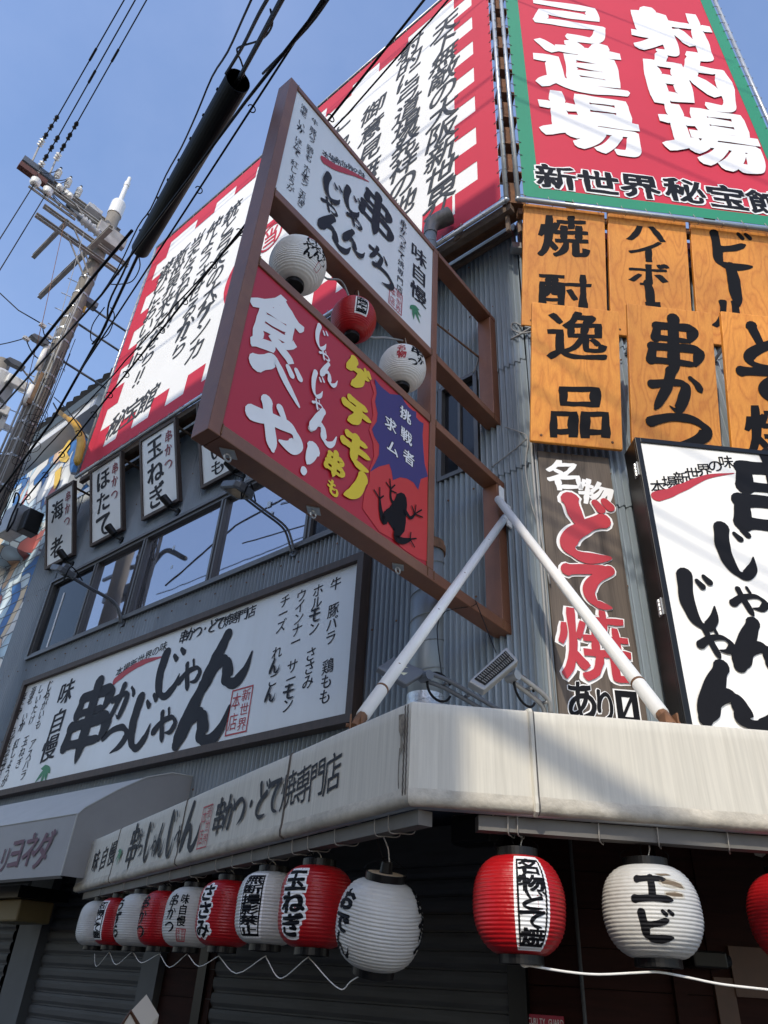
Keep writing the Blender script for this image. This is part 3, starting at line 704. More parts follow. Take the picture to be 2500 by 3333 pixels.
k.outline(LA0, LA1, LB0, LB1, bw)
teeth = .34
for n, sd in ((8, 1), (6, 0)):
    stp = (LB1 - LB0 - 2 * bw) / (2 * n - 1)
    for i in range(n):
        b = LB0 + bw + stp * 2 * i
        if sd: k.rect(LA1 - bw - teeth, LA1 - bw, b, b + stp)
        else: k.rect(LA0 + bw, LA0 + bw + teeth, b, b + stp)
n = 7; sth = (LA1 - LA0 - 2 * bw) / (2 * n - 1)
for i in range(0, n):
    a = LA0 + bw + sth * 2 * i
    if 0 < i < n - 1: k.rect(a, a + sth, LB1 - bw - teeth, LB1 - bw)
for i in range(8): k.rect(LA0 + bw + .75 + .98 * i, LA0 + bw + 1.22 + .98 * i, LB0 + bw, LB0 + bw + .42)
k.build('border', LF, CB + .004, M_vred, bl)
k = Ink(); CI = CB + .009
def bcol(F, c, ink, text, p0, p1, size, **kw):
    ink.line(text, F.px(*p0, c), F.px(*p1, c), size, **kw)
kw = dict(n=4, bold=.012, kx=1.0, ky=.5, wob=.018, shear=.1, slant=.2)
bcol(LF, CI, k, '天下無敵の大阪新世界', (1448, 84), (1432, 645), .60, asp=.95, **kw)
bcol(LF, CI, k, '射的に弓道場発祥の地', (1335, 155), (1306, 672), .58, asp=.95, **kw)
bcol(LF, CI, k, '御意見無用', (1214, 358), (1188, 640), .58, asp=.95, **kw)
bcol(LF, CI, k, 'これぞ', (1122, 392), (1095, 560), .55, asp=.95, **kw)
bcol(LF, CI, k, '銃と弓矢の大ゲンカ', (756, 689), (635, 1138), .56, asp=.95, **kw)
bcol(LF, CI, k, '仲ようさせるから', (697, 738), (584, 1130), .54, asp=.95, **kw)
bcol(LF, CI, k, '当たるねん‼', (640, 786), (561, 1036), .54, asp=.95, **kw)
bcol(LF, CI, k, '新世界来たなら‼', (589, 833), (463, 1218), .54, asp=.95, **kw)
bcol(LF, CI, k, '遊びにおいで‼', (540, 876), (440, 1170), .54, asp=.95, **kw)
bcol(LF, CI, k, '秘宝館', (379, 1378), (482, 1300), .62, asp=.9, **kw)
k.build('lettering', LF, CI, M_inkbanner, bl)
k = Ink(); ca, cb = LF.px(862, 838, CI); k.ring(ca, cb, 1.05, 1.05, .13)
a, b = LF.px(880, 770, CI); k.ring(a, b, .3, .36, .05); k.char('当', a, b, .4, .5, n=2, bold=.02)
k.build('ring_emblem', LF, CI - .001, M_vred, bl)

RA0, RA1, RB0, RB1 = -.06, 3.38, 9.27, 15.6
br = banner(RF, 'wall_banner', 'red vinyl banner with green edge and huge white characters', RA0, RA1, RB0, RB1, M_vred, None)
k = Ink(); k.outline(RA0, RA1, RB0, RB1, .19); k.build('border', RF, CB + .004, M_vgreen, br)
k = Ink(); X = lambda x, y: (1600 + x * .5425, y * .5425)
kw = dict(n=8, bold=.045, kx=1.0, ky=.75, wob=.008, shear=-.02)
def big(ch, x, y, w, h, **kk):
    a, b = RF.px(*X(x, y), CB); k.char(ch, a, b, w, h, **{**kw, **kk})
for i, (ch, x, y0_, y1_) in enumerate((('弓', 462, 2, 268), ('道', 528, 240, 590), ('場', 592, 558, 952), ('射', 1085, 58, 372), ('的', 1192, 335, 690), ('場', 1315, 645, 1052))):
    a, b = RF.px(*X(x, (y0_ + y1_) / 2), CB); h_ = RF.px(*X(x, y0_), CB)[1] - RF.px(*X(x, y1_), CB)[1]
    k.char(ch, a, (RF.px(*X(x, y0_), CB)[1] + RF.px(*X(x, y1_), CB)[1]) / 2, 1.34, h_ * .90, lift=.002 * i, **kw, seed=i + 1)
k.build('lettering', RF, CB + .009, M_inkwhite, br)
kb, kwi = Ink(), Ink()
for i, (ch, x, y) in enumerate((('新', 385, 1070), ('世', 640, 1102), ('界', 890, 1124), ('秘', 1155, 1150), ('宝', 1410, 1190), ('館', 1655, 1225))):
    a, b = RF.px(*X(x, y), CB)
    kb.char(ch, a, b, .52, .5, n=4, bold=.035, kx=.8, ky=.6, wob=.02, seed=i); kwi.char(ch, a, b, .52, .5, n=4, bold=.085, kx=.9, ky=.9, wob=.02, seed=i)
kwi.build('lettering_outline', RF, CB + .008, M_inkwhite, br); kb.build('lettering', RF, CB + .013, M_ink, br)
k = Ink(); a, b = RF.px(*X(848, -14), CB); k.ring(a, b, .07, .07, .069); k.build('yellow_dot', RF, CB + .009, M_inkyellow, br)

# steel that carries the banners
bf = thing('billboard_frame', 'rusty steel beams and rungs holding the banners above the wall', 'frame', LF.p(0, TOPZ, .2))
def zat(x, y, c): return LF.px(x, y, c)[1]
z1 = zat(1540, 752, .42)
mb = MB(); mb.box(LF, -9.1, .18, z1 - .05, z1 + .05, .36, .44); part('beam', mb, M_beam, bf)
z2 = zat(1540, 775, .2)
mb = MB(); mb.box(LF, -9.1, .1, z2 - .07, z2 + .03, .12, .34); part('beam', mb, M_rust, bf)
z3 = zat(1540, 822, .1)
mb = MB(); mb.box(LF, -9.1, -.02, z3 - .06, z3 + .02, .045, .10); part('beam', mb, M_beam, bf)
mb = MB(); mb.box(RF, -.1, 6, 9.1, 9.2, .36, .44); part('beam', mb, M_rust, bf)
mb = MB(); mb.box(RF, -.1, 6, 8.92, 9.02, .02, .12); part('beam', mb, M_galv, bf)
for u in (-8.5, -6.5, -4.5, -2.6, -.6):
    mb = MB(); mb.box(LF, u, u + .08, 9.22, 15.8, .38, .46); part('upright', mb, M_beam, bf)
for u in (.5, 2.2):
    mb = MB(); mb.box(RF, u, u + .08, 9.21, 15.6, .38, .46); part('upright', mb, M_beam, bf)
cl, cr_ = LF.p(.12, 0, CB - .12), RF.p(-.1, 0, CB - .12)
cm = (cl + cr_) / 2 - (LF.w + RF.w).normalized() * .08
mb = MB()
for d in (-.07, .07): mb.tube([cm + RF.u * d + Vector((0, 0, 8.9)), cm + RF.u * d + Vector((0, 0, 15.8))], .028, 4)
part('upright', mb, M_beam, bf)
for i in range(11):
    z = 9.3 + i * .62
    mb = MB(); mb.box(Frame(cm, RF.u), -.13, .13, z, z + .03, -.08, .1); mb.box(Frame(cm, RF.u), -.1, .1, z + .03, z + .52, .0, .02); part('rung_plate', mb, M_rust, bf)
# ------------------------------------------------------------------ building across the street (behind the camera)
ob = thing('opposite_building', 'pale concrete building across the street', 'building', LF.p(0, 0, 14))
OU0, OU1, OC, OZ = -6.4, 4.46, 12.0, 19.25
mb = MB(); mb.box(LF, OU0, OU1, 0, OZ, OC, OC + 9); part('wall', mb, M_conc2, ob)
for fl in range(6):
    for j in range(4):
        mb = MB(); a = OU0 + .8 + j * 2.5; z = 1.2 + fl * 3.0
        mb.box(LF, a, a + 1.6, z, z + 1.5, OC - .03, OC + .02); part('window', mb, M_glassdark, ob)

# a utility pole on that side of the street, seen mirrored in the long window
mu0, mz0 = LF.px(375, 1935, -7.5); oq = LF.p(mu0, 0, 7.5)
op = thing('utility_pole', 'dark utility pole on the far side of the street', 'pole', oq)
mb = MB(); mb.tube([oq, oq + Vector((0, 0, mz0 + 2.6))], .2, 16); part('shaft', mb, M_conc, op)
OF = Frame(oq, LF.u)
mb = MB(); mb.box(OF, -2.0, 1.2, mz0 + 1.3, mz0 + 1.42, .2, .3); mb.box(OF, -1.6, .9, mz0 + .2, mz0 + .62, .25, .7); part('crossarm', mb, M_lampgrey, op)
mb = MB(); mb.tube(spline([oq + LF.u * a + Vector((0, 0, mz0 + z)) for a, z in ((2.0, -.9), (2.0, .3), (2.3, .9), (3.0, 1.0), (4.2, .3))], 6), .1, 10); part('bent_conduit', mb, M_cable, op, smooth=True)
mb = MB(); mb.box(OF, -.75, -.45, mz0 - 1.5, mz0 - 1.0, .1, .4); mb.box(OF, -.6, -.2, mz0 - .1, mz0 + .2, .1, .4); part('meter_box', mb, M_lampgrey, op)
for i, (x, y, t, r_) in enumerate(((2034, 2440, 11.5, .07), (2090, 2470, 12.0, .05), (2200, 1700, 12.5, .022), (2250, 1780, 12.5, .022), (1950, 1230, 12.5, .02), (1960, 1330, 12.3, .02), (2000, 430, 12.5, .022), (2050, 380, 12.5, .022))):
    F_, c_ = (AR, 0) if y > 2300 else (RF, .3 if y > 1000 else .55)
    q_ = F_.p(*F_.px(x, y, c_), c_) + SUN * t; d_ = LF.u
    mb = MB(); mb.tube(sag(q_ - d_ * 26, q_ + d_ * 14, .25, 24), r_, 6)
    single('street_cable', mb, M_cable, 'black cables strung along the far side of the street', 'cable', 'cables along the far side of the street', smooth=True)

# ================================================================== SIGNS ON THE LEFT FACADE
Z3 = lambda x, y: (x * .5425, 1800 + y * .5425)       # photo pixels from enlarged crops
Z4 = lambda x, y: (800 + x * .5425, 1800 + y * .5425)
# long white sign
ls = thing('shop_sign', 'long white sign in a dark wood frame over the left shop front', 'sign', LF.p(-5.6, 3.65, .1))
A0, A1, B0, B1 = -9.25, -2.08, 3.74, 5.40
mb = MB(); mb.box(LF, A0, A1, B0, B1, .03, .09); part('panel', mb, M_white, ls)
mb = MB(); mb.frame(LF, A0, A1, B0, B1, .085, .012, .15); part('frame', mb, M_dkwood, ls)
c = .094; k = Ink()
P = lambda x, y, cc=.094: LF.px(*Z3(x, y), cc)
Q = lambda x, y, cc=.094: LF.px(*Z4(x, y), cc)
sm = dict(n=3, bold=.01, kx=1, ky=.5, wob=.012, shear=.12)
for t, p0, p1 in (('ほたて　うずら玉子', (143, 865), (12, 1300)), ('海老　いか　紅しょうが', (197, 830), (25, 1372)),
                  ('しいたけ　玉ねぎ', (245, 815), (112, 1262)), ('じゃがいも　アスパラ', (298, 800), (138, 1332))):
    k.line(t, P(*p0), P(*p1), .17, **sm)
for t, p0, p1 in (('牛　豚バラ　鶏もも', (540, 185), (474, 862)), ('ホルモン　ささみ', (433, 225), (372, 772)),
                  ('ウインナー　サーモン', (333, 255), (250, 912)), ('チーズ　れんこん', (235, 288), (148, 848))):
    k.line(t, Q(*p0), Q(*p1), .17, **sm)
k.line('本場新世界の味', P(716, 712), P(980, 562), .145, n=3, bold=.008, wob=.012, shear=.1, asp=1.15)
k.line('串かつ・どて焼専門店', P(1103, 502), P(1508, 352), .17, n=3, bold=.018, wob=.012, shear=.12, asp=1.05)
for ch, x, y in (('味', 396, 835), ('自', 345, 1012), ('慢', 296, 1172)):
    a, b = P(x, y); k.char(ch, a, b, .42, .40, n=4, bold=.03, kx=1.1, ky=.4, wob=.018, shear=.12)
def span(F, c, f, x0, y0, x1, y1):
    """centre and size on the wall of something whose photo outline runs from (x0,y0) to (x1,y1)"""
    p, q = F.px(*f(x0, y0), c), F.px(*f(x1, y1), c); return (p[0] + q[0]) / 2, (p[1] + q[1]) / 2, abs(q[0] - p[0]), abs(q[1] - p[1])
def logo(F, c, k, items, f, fat=1.0):
    for ch, x, y, w, h in items:
        a, b = F.px(*f(x, y), c); k.char(ch, a, b, w, h, fat=fat)
logo(LF, c, k, (('串', 532, 1000, 1.15, 1.02), ('か', 735, 890, .55, .46), ('つ', 690, 1105, .6, .45), ('じ', 1010, 725, .72, .66), ('ゃ', 1140, 735, .48, .44),
                ('ん', 1362, 640, .92, .68), ('じ', 845, 1015, .66, .72), ('ゃ', 990, 1035, .5, .46), ('ん', 1215, 960, 1.0, .74)), Z3, 1.3)
k.build('lettering', LF, c, M_inkg, ls)
k = Ink(); k.stroke([P(690, 768), P(760, 712), P(860, 655), P(985, 620)], [.055, .05, .04, .006], rough=.12); k.build('brush_underline', LF, c, M_inkred, ls)
a, b = P(1435, 945); seal(LF, c, a, b, .36, .52, ls)
a, b = P(285, 1280); leaf_emblem(LF, c, a, b, .3, ls, R(20))

# four leaning menu signs under the banner
Y9 = lambda x, y: (x * .51236, 900 + y * .51236)
TILT = R(17)
def menu_sign(label, bl_, text, pts, h=1.46, w=1.0):
    a, b = LF.px(*Y9(*bl_), .1)
    F = LF.sub(a, b, .1, TILT); th = thing('menu_sign', label, 'sign', F.O, 'leaning menu signs above the windows')
    mb = MB(); mb.box(F, .05, w - .05, .05, h - .05, -.05, -.01); part('panel', mb, M_white, th)
    mb = MB(); mb.frame(F, .05, w - .05, .05, h - .05, .05, -.06, .012); part('frame', mb, M_dkwood, th)
    k = Ink(); n = len(text)
    for i, ch in enumerate(text): k.char(ch, w * .4, h * (pts[0] + (pts[1] - pts[0]) * i / (n - 1)), (.46 if n < 5 else .34), (.42 if n < 5 else .26), n=6, bold=.034, kx=1, ky=.5, wob=.016, shear=.08, seed=i + n)
    k.build('lettering', F, -.006, M_inkg, th)
    k = Ink(); k.line('串かつ', (w * .78, h * .83), (w * .76, h * .5), .19, n=4, bold=.02, wob=.012, shear=.06); k.build('small_lettering', F, -.006, M_inkmaroon, th)
    mb = MB(); t = F.p(w - .06, h - .12, -.06); back = t - LF.w * ((t - LF.O).dot(LF.w) - .02)
    mb.tube([t, back], .022, 6); t = F.p(.06, h - .12, -.06); mb.tube([t, t - LF.w * ((t - LF.O).dot(LF.w) - .02)], .022, 6)
    part('bracket', mb, M_beam, th)
    # the little spotlight clamped below it
    s = F.p(w * .82, .03, .05); sl_ = thing('spotlight', 'small black cylinder spotlight at the foot of the ' + label.split(' sign')[0].replace('white ', '') + ' sign', 'lamp', s, 'spotlights below the menu signs')
    ax = (F.v * .75 + F.w * .35 - F.u * .35).normalized(); mb = MB()
    mb.lathe([(.05, -.1), (.062, -.09), (.066, .1), (.058, .1), (.05, .03), (0, .03)], 20, s + F.w * .05, ax); part('lamp_barrel', mb, M_blackplast, sl_, smooth=False)
    mb = MB(); e = LF.p(a + w * .9, b - .13, .03); mb.tube([s + F.w * .05 - ax * .1, s - F.v * .1 + F.w * .02, e], .016, 6); mb.lathe([(0, 0), (.06, 0), (.06, .03), (0, .03)], 16, LF.p(a + w * .9, b - .13, .012), LF.w)
    part('mount', mb, M_blackplast, sl_)
    return F
menu_sign('white 海老 sign, leftmost of the leaning signs', (285, 1865), '海老', (.72, .22))
menu_sign('white ほたて sign with smaller red 串かつ, between 海老 and 玉ねぎ', (573, 1720), 'ほたて', (.78, .2))
menu_sign('white 玉ねぎ sign with smaller red 串かつ, right of ほたて', (900, 1553), '玉ねぎ', (.78, .2))
menu_sign('white いも sign half hidden behind the big projecting sign', (1278, 1350), 'じゃがいも', (.84, .14))

# long-armed floodlights on the left facade
def arm_flood(label, base_px, base_c, head_px, head_c, head_dir, scale=1.0):
    a, b = LF.px(*base_px, base_c); e = LF.p(a, b, base_c); a2, b2 = LF.px(*head_px, head_c); hd = LF.p(a2, b2, head_c)
    th = thing('floodlight', label, 'lamp', e, 'floodlights on long arms')
    mb = MB()
    for d in (-.025, .025): mb.tube(spline([e + Vector((0, 0, -.12)) + LF.u * d, e + LF.w * .06 + LF.u * d + Vector((0, 0, .02)), e.lerp(hd, .2) + Vector((0, 0, .1)) + LF.u * d, e.lerp(hd, .6) + Vector((0, 0, .05)) + LF.u * d, hd + LF.u * d], 5), .016, 6)
    part('arm', mb, M_lampgrey, th, smooth=True)
    mb = MB(); mb.lathe([(0, 0), (.06, 0), (.06, .03), (0, .03)], 12, e - LF.w * (base_c - .01) + Vector((0, 0, -.1)), LF.w); part('wall_plate', mb, M_lampgrey, th)
    dn = Vector(head_dir).normalized(); F = Frame(hd, LF.u - dn * LF.u.dot(dn), dn.cross(LF.u - dn * LF.u.dot(dn)))
    s = scale
    mb = MB(); mb.prism(F, [(-.2 * s, -.1 * s), (-.14 * s, -.15 * s), (.14 * s, -.15 * s), (.2 * s, -.1 * s), (.2 * s, .1 * s), (.14 * s, .15 * s), (-.14 * s, .15 * s), (-.2 * s, .1 * s)], -.05, .03)
    part('housing', mb, M_lampgrey, th, bevel=.012)
    mb = MB(); mb.box(F, -.13 * s, .13 * s, -.1 * s, .1 * s, .03, .034); part('lens', mb, M_glassdark, th)
    mb = MB(); mb.box(F, -.06, .06, -.05, .05, -.12, -.05); part('knuckle', mb, M_lampgrey, th, bevel=.01)
    mb = MB(); mb.tube(spline([hd - dn * .1 + LF.u * .03, hd + Vector((0, 0, -.16)) + LF.u * .12, hd + LF.u * .22 + Vector((0, 0, .02)), e.lerp(hd, .7) + Vector((0, 0, .08))], 6), .01, 5); part('power_cable', mb, M_cable, th, smooth=True)
arm_flood('grey floodlight on an arm under the 海老 sign', (399, 2005), .06, (205, 1862), .95, (-.35, .2, -1))
arm_flood('grey floodlight on an arm left of the projecting sign', (955, 1770), .06, (772, 1597), .95, (-.35, .2, -1))

# ================================================================== PROJECTING SIGN
V2 = lambda x, y: (800 + x * .5425, y * .5425)
V9 = lambda x, y: (800 + x * .5425, 900 + y * .5425)
ps = thing('projecting_sign', 'tall brown framed double sign jutting from the corner, white panel above a red one', 'sign', SF.p(3.3, 4.18, -.1))
D = (at_h(634, 1422, 4.18) - SF.O).dot(SF.w); D = max(min(D, -.16), -.3)
SB, ST = 4.18, 8.08
def beam(name, a0, a1, b0, b1, c0=None, c1=0.0): 
    mb = MB(); mb.box(SF, a0, a1, b0, b1, D if c0 is None else c0, c1); part(name, mb, M_brown, ps, bevel=.006)
beam('post', 0, .088, SB, ST)
beam('beam', .089, 3.4, 8.015, 8.079); beam('beam', .089, 3.4, 6.495, 6.575); beam('beam', .089, 3.4, 5.695, 5.775); beam('beam', .089, 3.42, SB, 4.272)
beam('post', 2.105, 2.185, 4.273, 8.014, D + .002, -.001)
beam('wall_post', 3.2, 3.4, 6.576, 8.014, D - .005, -.002); beam('wall_post', 3.2, 3.4, 4.273, 5.694, D - .005, -.002)
mb = MB()
for z in (8.05, 6.5, 5.72, 4.15):
    mb.box(SF, 3.38, 3.46, z - .12, z + .06, D - .12, .1); mb.lathe([(0, 0), (.02, 0), (.02, .03), (0, .03)], 8, SF.p(3.38, z - .06, .06), -SF.u)
part('bracket_plate', mb, M_rust, ps)
mb = MB(); mb.box(SF, .089, 2.104, 6.576, 8.014, D + .03, -.015); pass
mb2 = MB()
for a in (.0, 1.05):
    pass
for b in (6.575, 5.775, 8.015, 4.272):
    for a in (.0885, 2.1045, 2.1855, 3.2): mb2.tube([SF.p(a, b, .003), SF.p(a, b - (.075 if b != 8.015 else -.06), .003)], .0045, 5)
part('weld_bead', mb2, M_rust, ps)
wp = part('panel', mb, M_white, ps, label='white upper panel with black brush lettering')
mb = MB(); mb.box(SF, .089, 2.104, 4.273, 5.694, D + .03, -.015); rp = part('panel', mb, M_signred, ps, label='red lower panel with white and yellow lettering')
c = -.011
U2 = lambda x, y: SF.px(*V2(x, y), c)
U9 = lambda x, y: SF.px(*V9(x, y), c)
k = Ink(); sm = dict(n=3, bold=.004, kx=1, ky=.5, wob=.012, shear=.1)
k.line('海老　いか　ほたて　紅しょうが', U2(352, 650), U2(268, 1130), .085, **sm)
k.line('牛　豚バラ　鶏もも　ホルモン　玉ねぎ', U2(415, 732), U2(330, 1225), .085, **sm)
k.line('本場新世界の味', U2(480, 928), U2(700, 1048), .095, n=3, bold=.006, wob=.012, shear=.1)
k.line('串かつどて焼専門店', U2(945, 1345), U2(924, 1735), .10, **sm)
for ch, x, y in (('味', 1040, 1535), ('自', 1040, 1648), ('慢', 1037, 1765)):
    a, b = U2(x, y); k.char(ch, a, b, .27, .25, n=4, bold=.022, kx=1.1, ky=.4, wob=.016, shear=.12)
logo(SF, c, k, (('串', 785, 1285, .50, .56), ('か', 795, 1545, .27, .22), ('つ', 825, 1655, .3, .24), ('じ', 635, 1215, .3, .3), ('ゃ', 652, 1325, .22, .18), ('ん', 645, 1450, .3, .22),
                ('じ', 515, 1140, .3, .3), ('ゃ', 505, 1240, .22, .17), ('ん', 532, 1385, .42, .28)), V2, 1.2)
k.build('lettering', SF, c, M_inkg, wp)
k = Ink(); k.stroke([U2(470, 962), U2(545, 1005), U2(640, 1040), U2(740, 1090)], [.045, .035, .025, .004], rough=.12); k.build('brush_underline', SF, c, M_inkred, wp)
a, b = U2(900, 1795); seal(SF, c, a, b, .19, .27, wp)
a, b = U9(1005, 175); leaf_emblem(SF, c, a, b, .17, wp, R(75))
k = Ink()
k.char('食', .33, 5.31, .50, .60, n=5, bold=.042, kx=1, ky=.8, wob=.025, shear=.22)
for ch, a, b, w, h in (('べ', .44, 4.93, .42, .34), ('や', .48, 4.51, .44, .36), ('！', .78, 4.44, .17, .24)): k.char(ch, a, b, w, h, fat=1.3)
for ch, x, y, w, h in (('じ', 450, 370, .16, .22), ('ゃ', 470, 478, .12, .10), ('ん', 495, 585, .19, .17), ('じ', 425, 655, .16, .22), ('ゃ', 428, 775, .12, .10), ('ん', 462, 900, .29, .24)):
    a, b = U9(x, y); k.char(ch, a, b, w, h, fat=1.15)
k.build('white_lettering', SF, c + .002, M_inkwhite, rp)
k = Ink()
for ch, x, y, w, h in (('ゲ', 672, 605, .29, .27), ('テ', 668, 830, .31, .25), ('モ', 660, 1050, .31, .25), ('ノ', 652, 1265, .24, .25), ('串', 527, 1130, .2, .19), ('も', 523, 1272, .13, .13)):
    a, b = U9(x, y); k.char(ch, a, b, w, h, fat=1.6) if ch in BR else k.char(ch, a, b, w, h, n=4, bold=.05, wob=.018)
k.build('yellow_lettering', SF, c + .003, M_inkyellow, rp)
k = Ink(); k.poly([U9(x, y) for x, y in ((742, 610), (770, 640), (795, 690), (840, 690), (905, 720), (960, 745), (1098, 885), (1090, 1310), (1090, 1710), (1030, 1690), (960, 1645), (880, 1575), (800, 1530), (735, 1440), (700, 1390), (712, 1300), (742, 1230), (745, 1150), (770, 1080), (765, 1000), (740, 920), (765, 830), (755, 740), (770, 700))])
k.build('scarlet_splash', SF, c, M_signred2, rp)
k = Ink(); k.poly([U9(x, y) for x, y in ((772, 612), (812, 662), (865, 705), (932, 712), (952, 752), (975, 782), (1002, 805), (1022, 812), (1022, 845), (1042, 868), (1066, 882), (1060, 950), (1066, 1050), (1072, 1120), (1092, 1200), (1050, 1215), (1034, 1280), (1005, 1235), (965, 1212), (925, 1205), (882, 1222), (875, 1170), (860, 1125), (800, 1140), (744, 1172), (775, 1120), (798, 1070), (800, 1010), (770, 960), (756, 915), (785, 870), (790, 820), (775, 750), (785, 700))])
k.build('blue_burst', SF, c + .0015, M_inkblue, rp)
kb, kw_ = Ink(), Ink()
for ch, x, y in (('挑', 957, 833), ('戦', 962, 960), ('者', 977, 1090), ('求', 868, 890), ('ム', 880, 1030)):
    a, b = U9(x, y)
    kb.char(ch, a, b, .155, .135, n=4, bold=.085, wob=.012); kw_.char(ch, a, b, .155, .135, n=4, bold=.026, wob=.012)
kb.build('burst_lettering_outline', SF, c + .0025, M_ink, rp); kw_.build('burst_lettering', SF, c + .0035, M_inkwhite, rp)
k = Ink()
def fs(pts, w): k.stroke([U9(x, y) for x, y in pts], w, n=4, rough=.05)
k.poly([U9(x, y) for x, y in ((905, 1305), (930, 1296), (950, 1306), (962, 1330), (966, 1370), (960, 1430), (958, 1480), (950, 1530), (925, 1560), (900, 1555), (880, 1515), (850, 1470), (836, 1430), (838, 1400), (858, 1388), (878, 1360), (893, 1335))])
fs(((888, 1370), (868, 1330), (868, 1272)), [.02, .013, .01]); fs(((868, 1275), (840, 1236)), .006); fs(((868, 1275), (862, 1216)), .006); fs(((868, 1275), (892, 1252)), .006); fs(((868, 1285), (900, 1300)), .006)
fs(((840, 1430), (824, 1468), (806, 1400), (800, 1332)), [.03, .032, .02, .01]); fs(((800, 1335), (767, 1282)), .006); fs(((800, 1335), (800, 1268)), .006); fs(((800, 1335), (822, 1318)), .006)
fs(((955, 1412), (985, 1450), (1012, 1424)), [.02, .013, .009]); fs(((1010, 1426), (992, 1378)), .006); fs(((1010, 1426), (1016, 1374)), .006); fs(((1010, 1426), (1050, 1402)), .006); fs(((1008, 1428), (1056, 1446)), .006)
fs(((905, 1535), (900, 1572), (940, 1588), (985, 1578)), [.035, .035, .025, .01]); fs(((980, 1578), (985, 1538)), .006); fs(((980, 1578), (1016, 1574)), .006); fs(((980, 1580), (1006, 1625)), .006)
k.build('frog_silhouette', SF, c + .004, M_ink, rp)
for u in (.22, .95, 1.85):
    mb = MB(); q = SF.p(u, SB - .004, D * .5); F = Frame(q, SF.u, SF.w * -1)
    mb.prism(F, [(-.07, 0), (0, -.05), (.07, 0), (0, .05)], -.004, .004); mb.tube(arc_pts(q - Vector((0, 0, .03)), .025, 0, 2 * math.pi, SF.u, (0, 0, 1), 10), .006, 5)
    part('eye_plate', mb, M_galv, ps)
# white tube struts from the frame down to the awning
def strut(label, top, bot):
    th = thing('strut', label, 'strut', bot, 'white tube struts bracing the projecting sign'); d = (bot - top).normalized()
    mb = MB(); mb.tube([top, bot - d * .06], .036, 20); part('tube', mb, M_wstrut, th, smooth=True)
    mb = MB(); mb.tube([bot - d * .34, bot - d * .325], .0385, 16); part('joint_ring', mb, M_rust, th)
    mb = MB(); mb.tube([bot - d * .06, bot + d * .05], .03, 8); CF = Frame(bot + d * .03, RF.u)
    for q in (-.032, .024): mb.box(CF, q, q + .008, -.07, .05, -.03, .03)
    mb.tube([CF.p(-.05, 0, 0), CF.p(.05, 0, 0)], .011, 8); mb.tube([CF.p(.036, 0, 0), CF.p(.046, 0, 0)], .018, 6); part('foot_bracket', mb, M_rust, th)
    for q in (.03, .2, .42, .61, .83):
        e_ = top.lerp(bot, q) + CF.w * .034; mb = MB(); mb.hexa([e_ + CF.u * .006, e_ + CF.u * .012 + Vector((0, 0, .008)), e_ + Vector((0, 0, .012)), e_ - CF.u * .004], CF.w * .004); part('paint_chip', mb, M_rust, th)
    mb = MB(); mb.box(Frame(top, SF.u), -.035, .035, -.12, .12, .03, .045); part('head_bracket', mb, M_wstrut, th)
topS = SF.p(*SF.px(1622, 1625, .03), .03)
a, b = AR.px(2172, 2348, -.12); strut('white strut running down right in front of the grey board', topS, AR.p(a, b, -.12))
topS2 = SF.p(*SF.px(1645, 1690, .03), .03)
a, b = AL.px(1165, 2352, -.12); strut('white strut running down left from the frame to the awning', topS2 + Vector((0, 0, .02)), AL.p(a, b, -.12))

# ================================================================== DUCT
du = thing('exhaust_duct', 'grey spiral steel duct up the left facade ending in a sooty elbow', 'duct', LF.p(-1.02, 2.9, .2))
CD = .78; dc = LF.p(LF.px(1385, 2240, CD)[0], 0, CD); mb = MB(); mb.tube([dc + Vector((0, 0, 2.9)), dc + Vector((0, 0, 4.72))], .135, 28)
part('lower_pipe', mb, M_duct, du, smooth=True)
mb = MB()
hel = [dc + Vector((math.cos(t) * .137, math.sin(t) * .137, 3.0 + t / (2 * math.pi) * .23)) for t in [i * .3 for i in range(int(1.65 / .23 * 2 * math.pi / .3))]]
mb.tube(hel, .006, 4); part('spiral_seam', mb, M_duct, du)
mb = MB(); mb.tube([dc + Vector((0, 0, 4.70)), dc + Vector((0, 0, 4.76))], .15, 28); mb.tube([dc + Vector((0, 0, 4.75)), dc + Vector((0, 0, 4.80))], .138, 28); part('collar', mb, M_rust, du)
mb = MB(); mb.tube([dc + Vector((0, 0, 2.95)), dc + Vector((0, 0, 3.46))], .141, 28); part('foil_wrap', mb, M_foil, du)
d2 = dc - LF.u * .0 + LF.w * .0
ztop = LF.px(1400, 765, CD)[1]; dcu = LF.p(LF.px(1401, 765, CD)[0], 0, CD)
mb = MB(); mb.tube([dc + Vector((0, 0, 4.8)), dcu + Vector((0, 0, 5.2)), dcu + Vector((0, 0, ztop))], .072, 24); part('upper_pipe', mb, M_duct, du, smooth=True)
mb = MB()
for i in range(14): mb.tube([dcu + Vector((0, 0, 5.3 + i * .3)), dcu + Vector((0, 0, 5.31 + i * .3))], .0755, 20)
part('joint_ring', mb, M_duct, du)
base = dcu + Vector((0, 0, ztop)); hz = (RF.u * .9 + LF.w * .25).normalized()
el = [base, base + Vector((0, 0, .1))] + [base + Vector((0, 0, .1)) + hz * (.18 * (1 - math.cos(t))) + Vector((0, 0, .18 * math.sin(t))) for t in (.3, .6, .9, 1.15)]
d_ = (el[-1] - el[-2]).normalized(); el += [el[-1] + d_ * .14]
mb = MB(); mb.tube(el, [.078, .082, .088, .094, .1, .104, .108], 24, cap=False); part('elbow', mb, M_sootduct, du, smooth=True)
mb = MB(); mb.tube([el[-1] - d_ * .03, el[-1] - d_ * .025], .104, 24); part('outlet', mb, M_dark, du)
mb = MB()
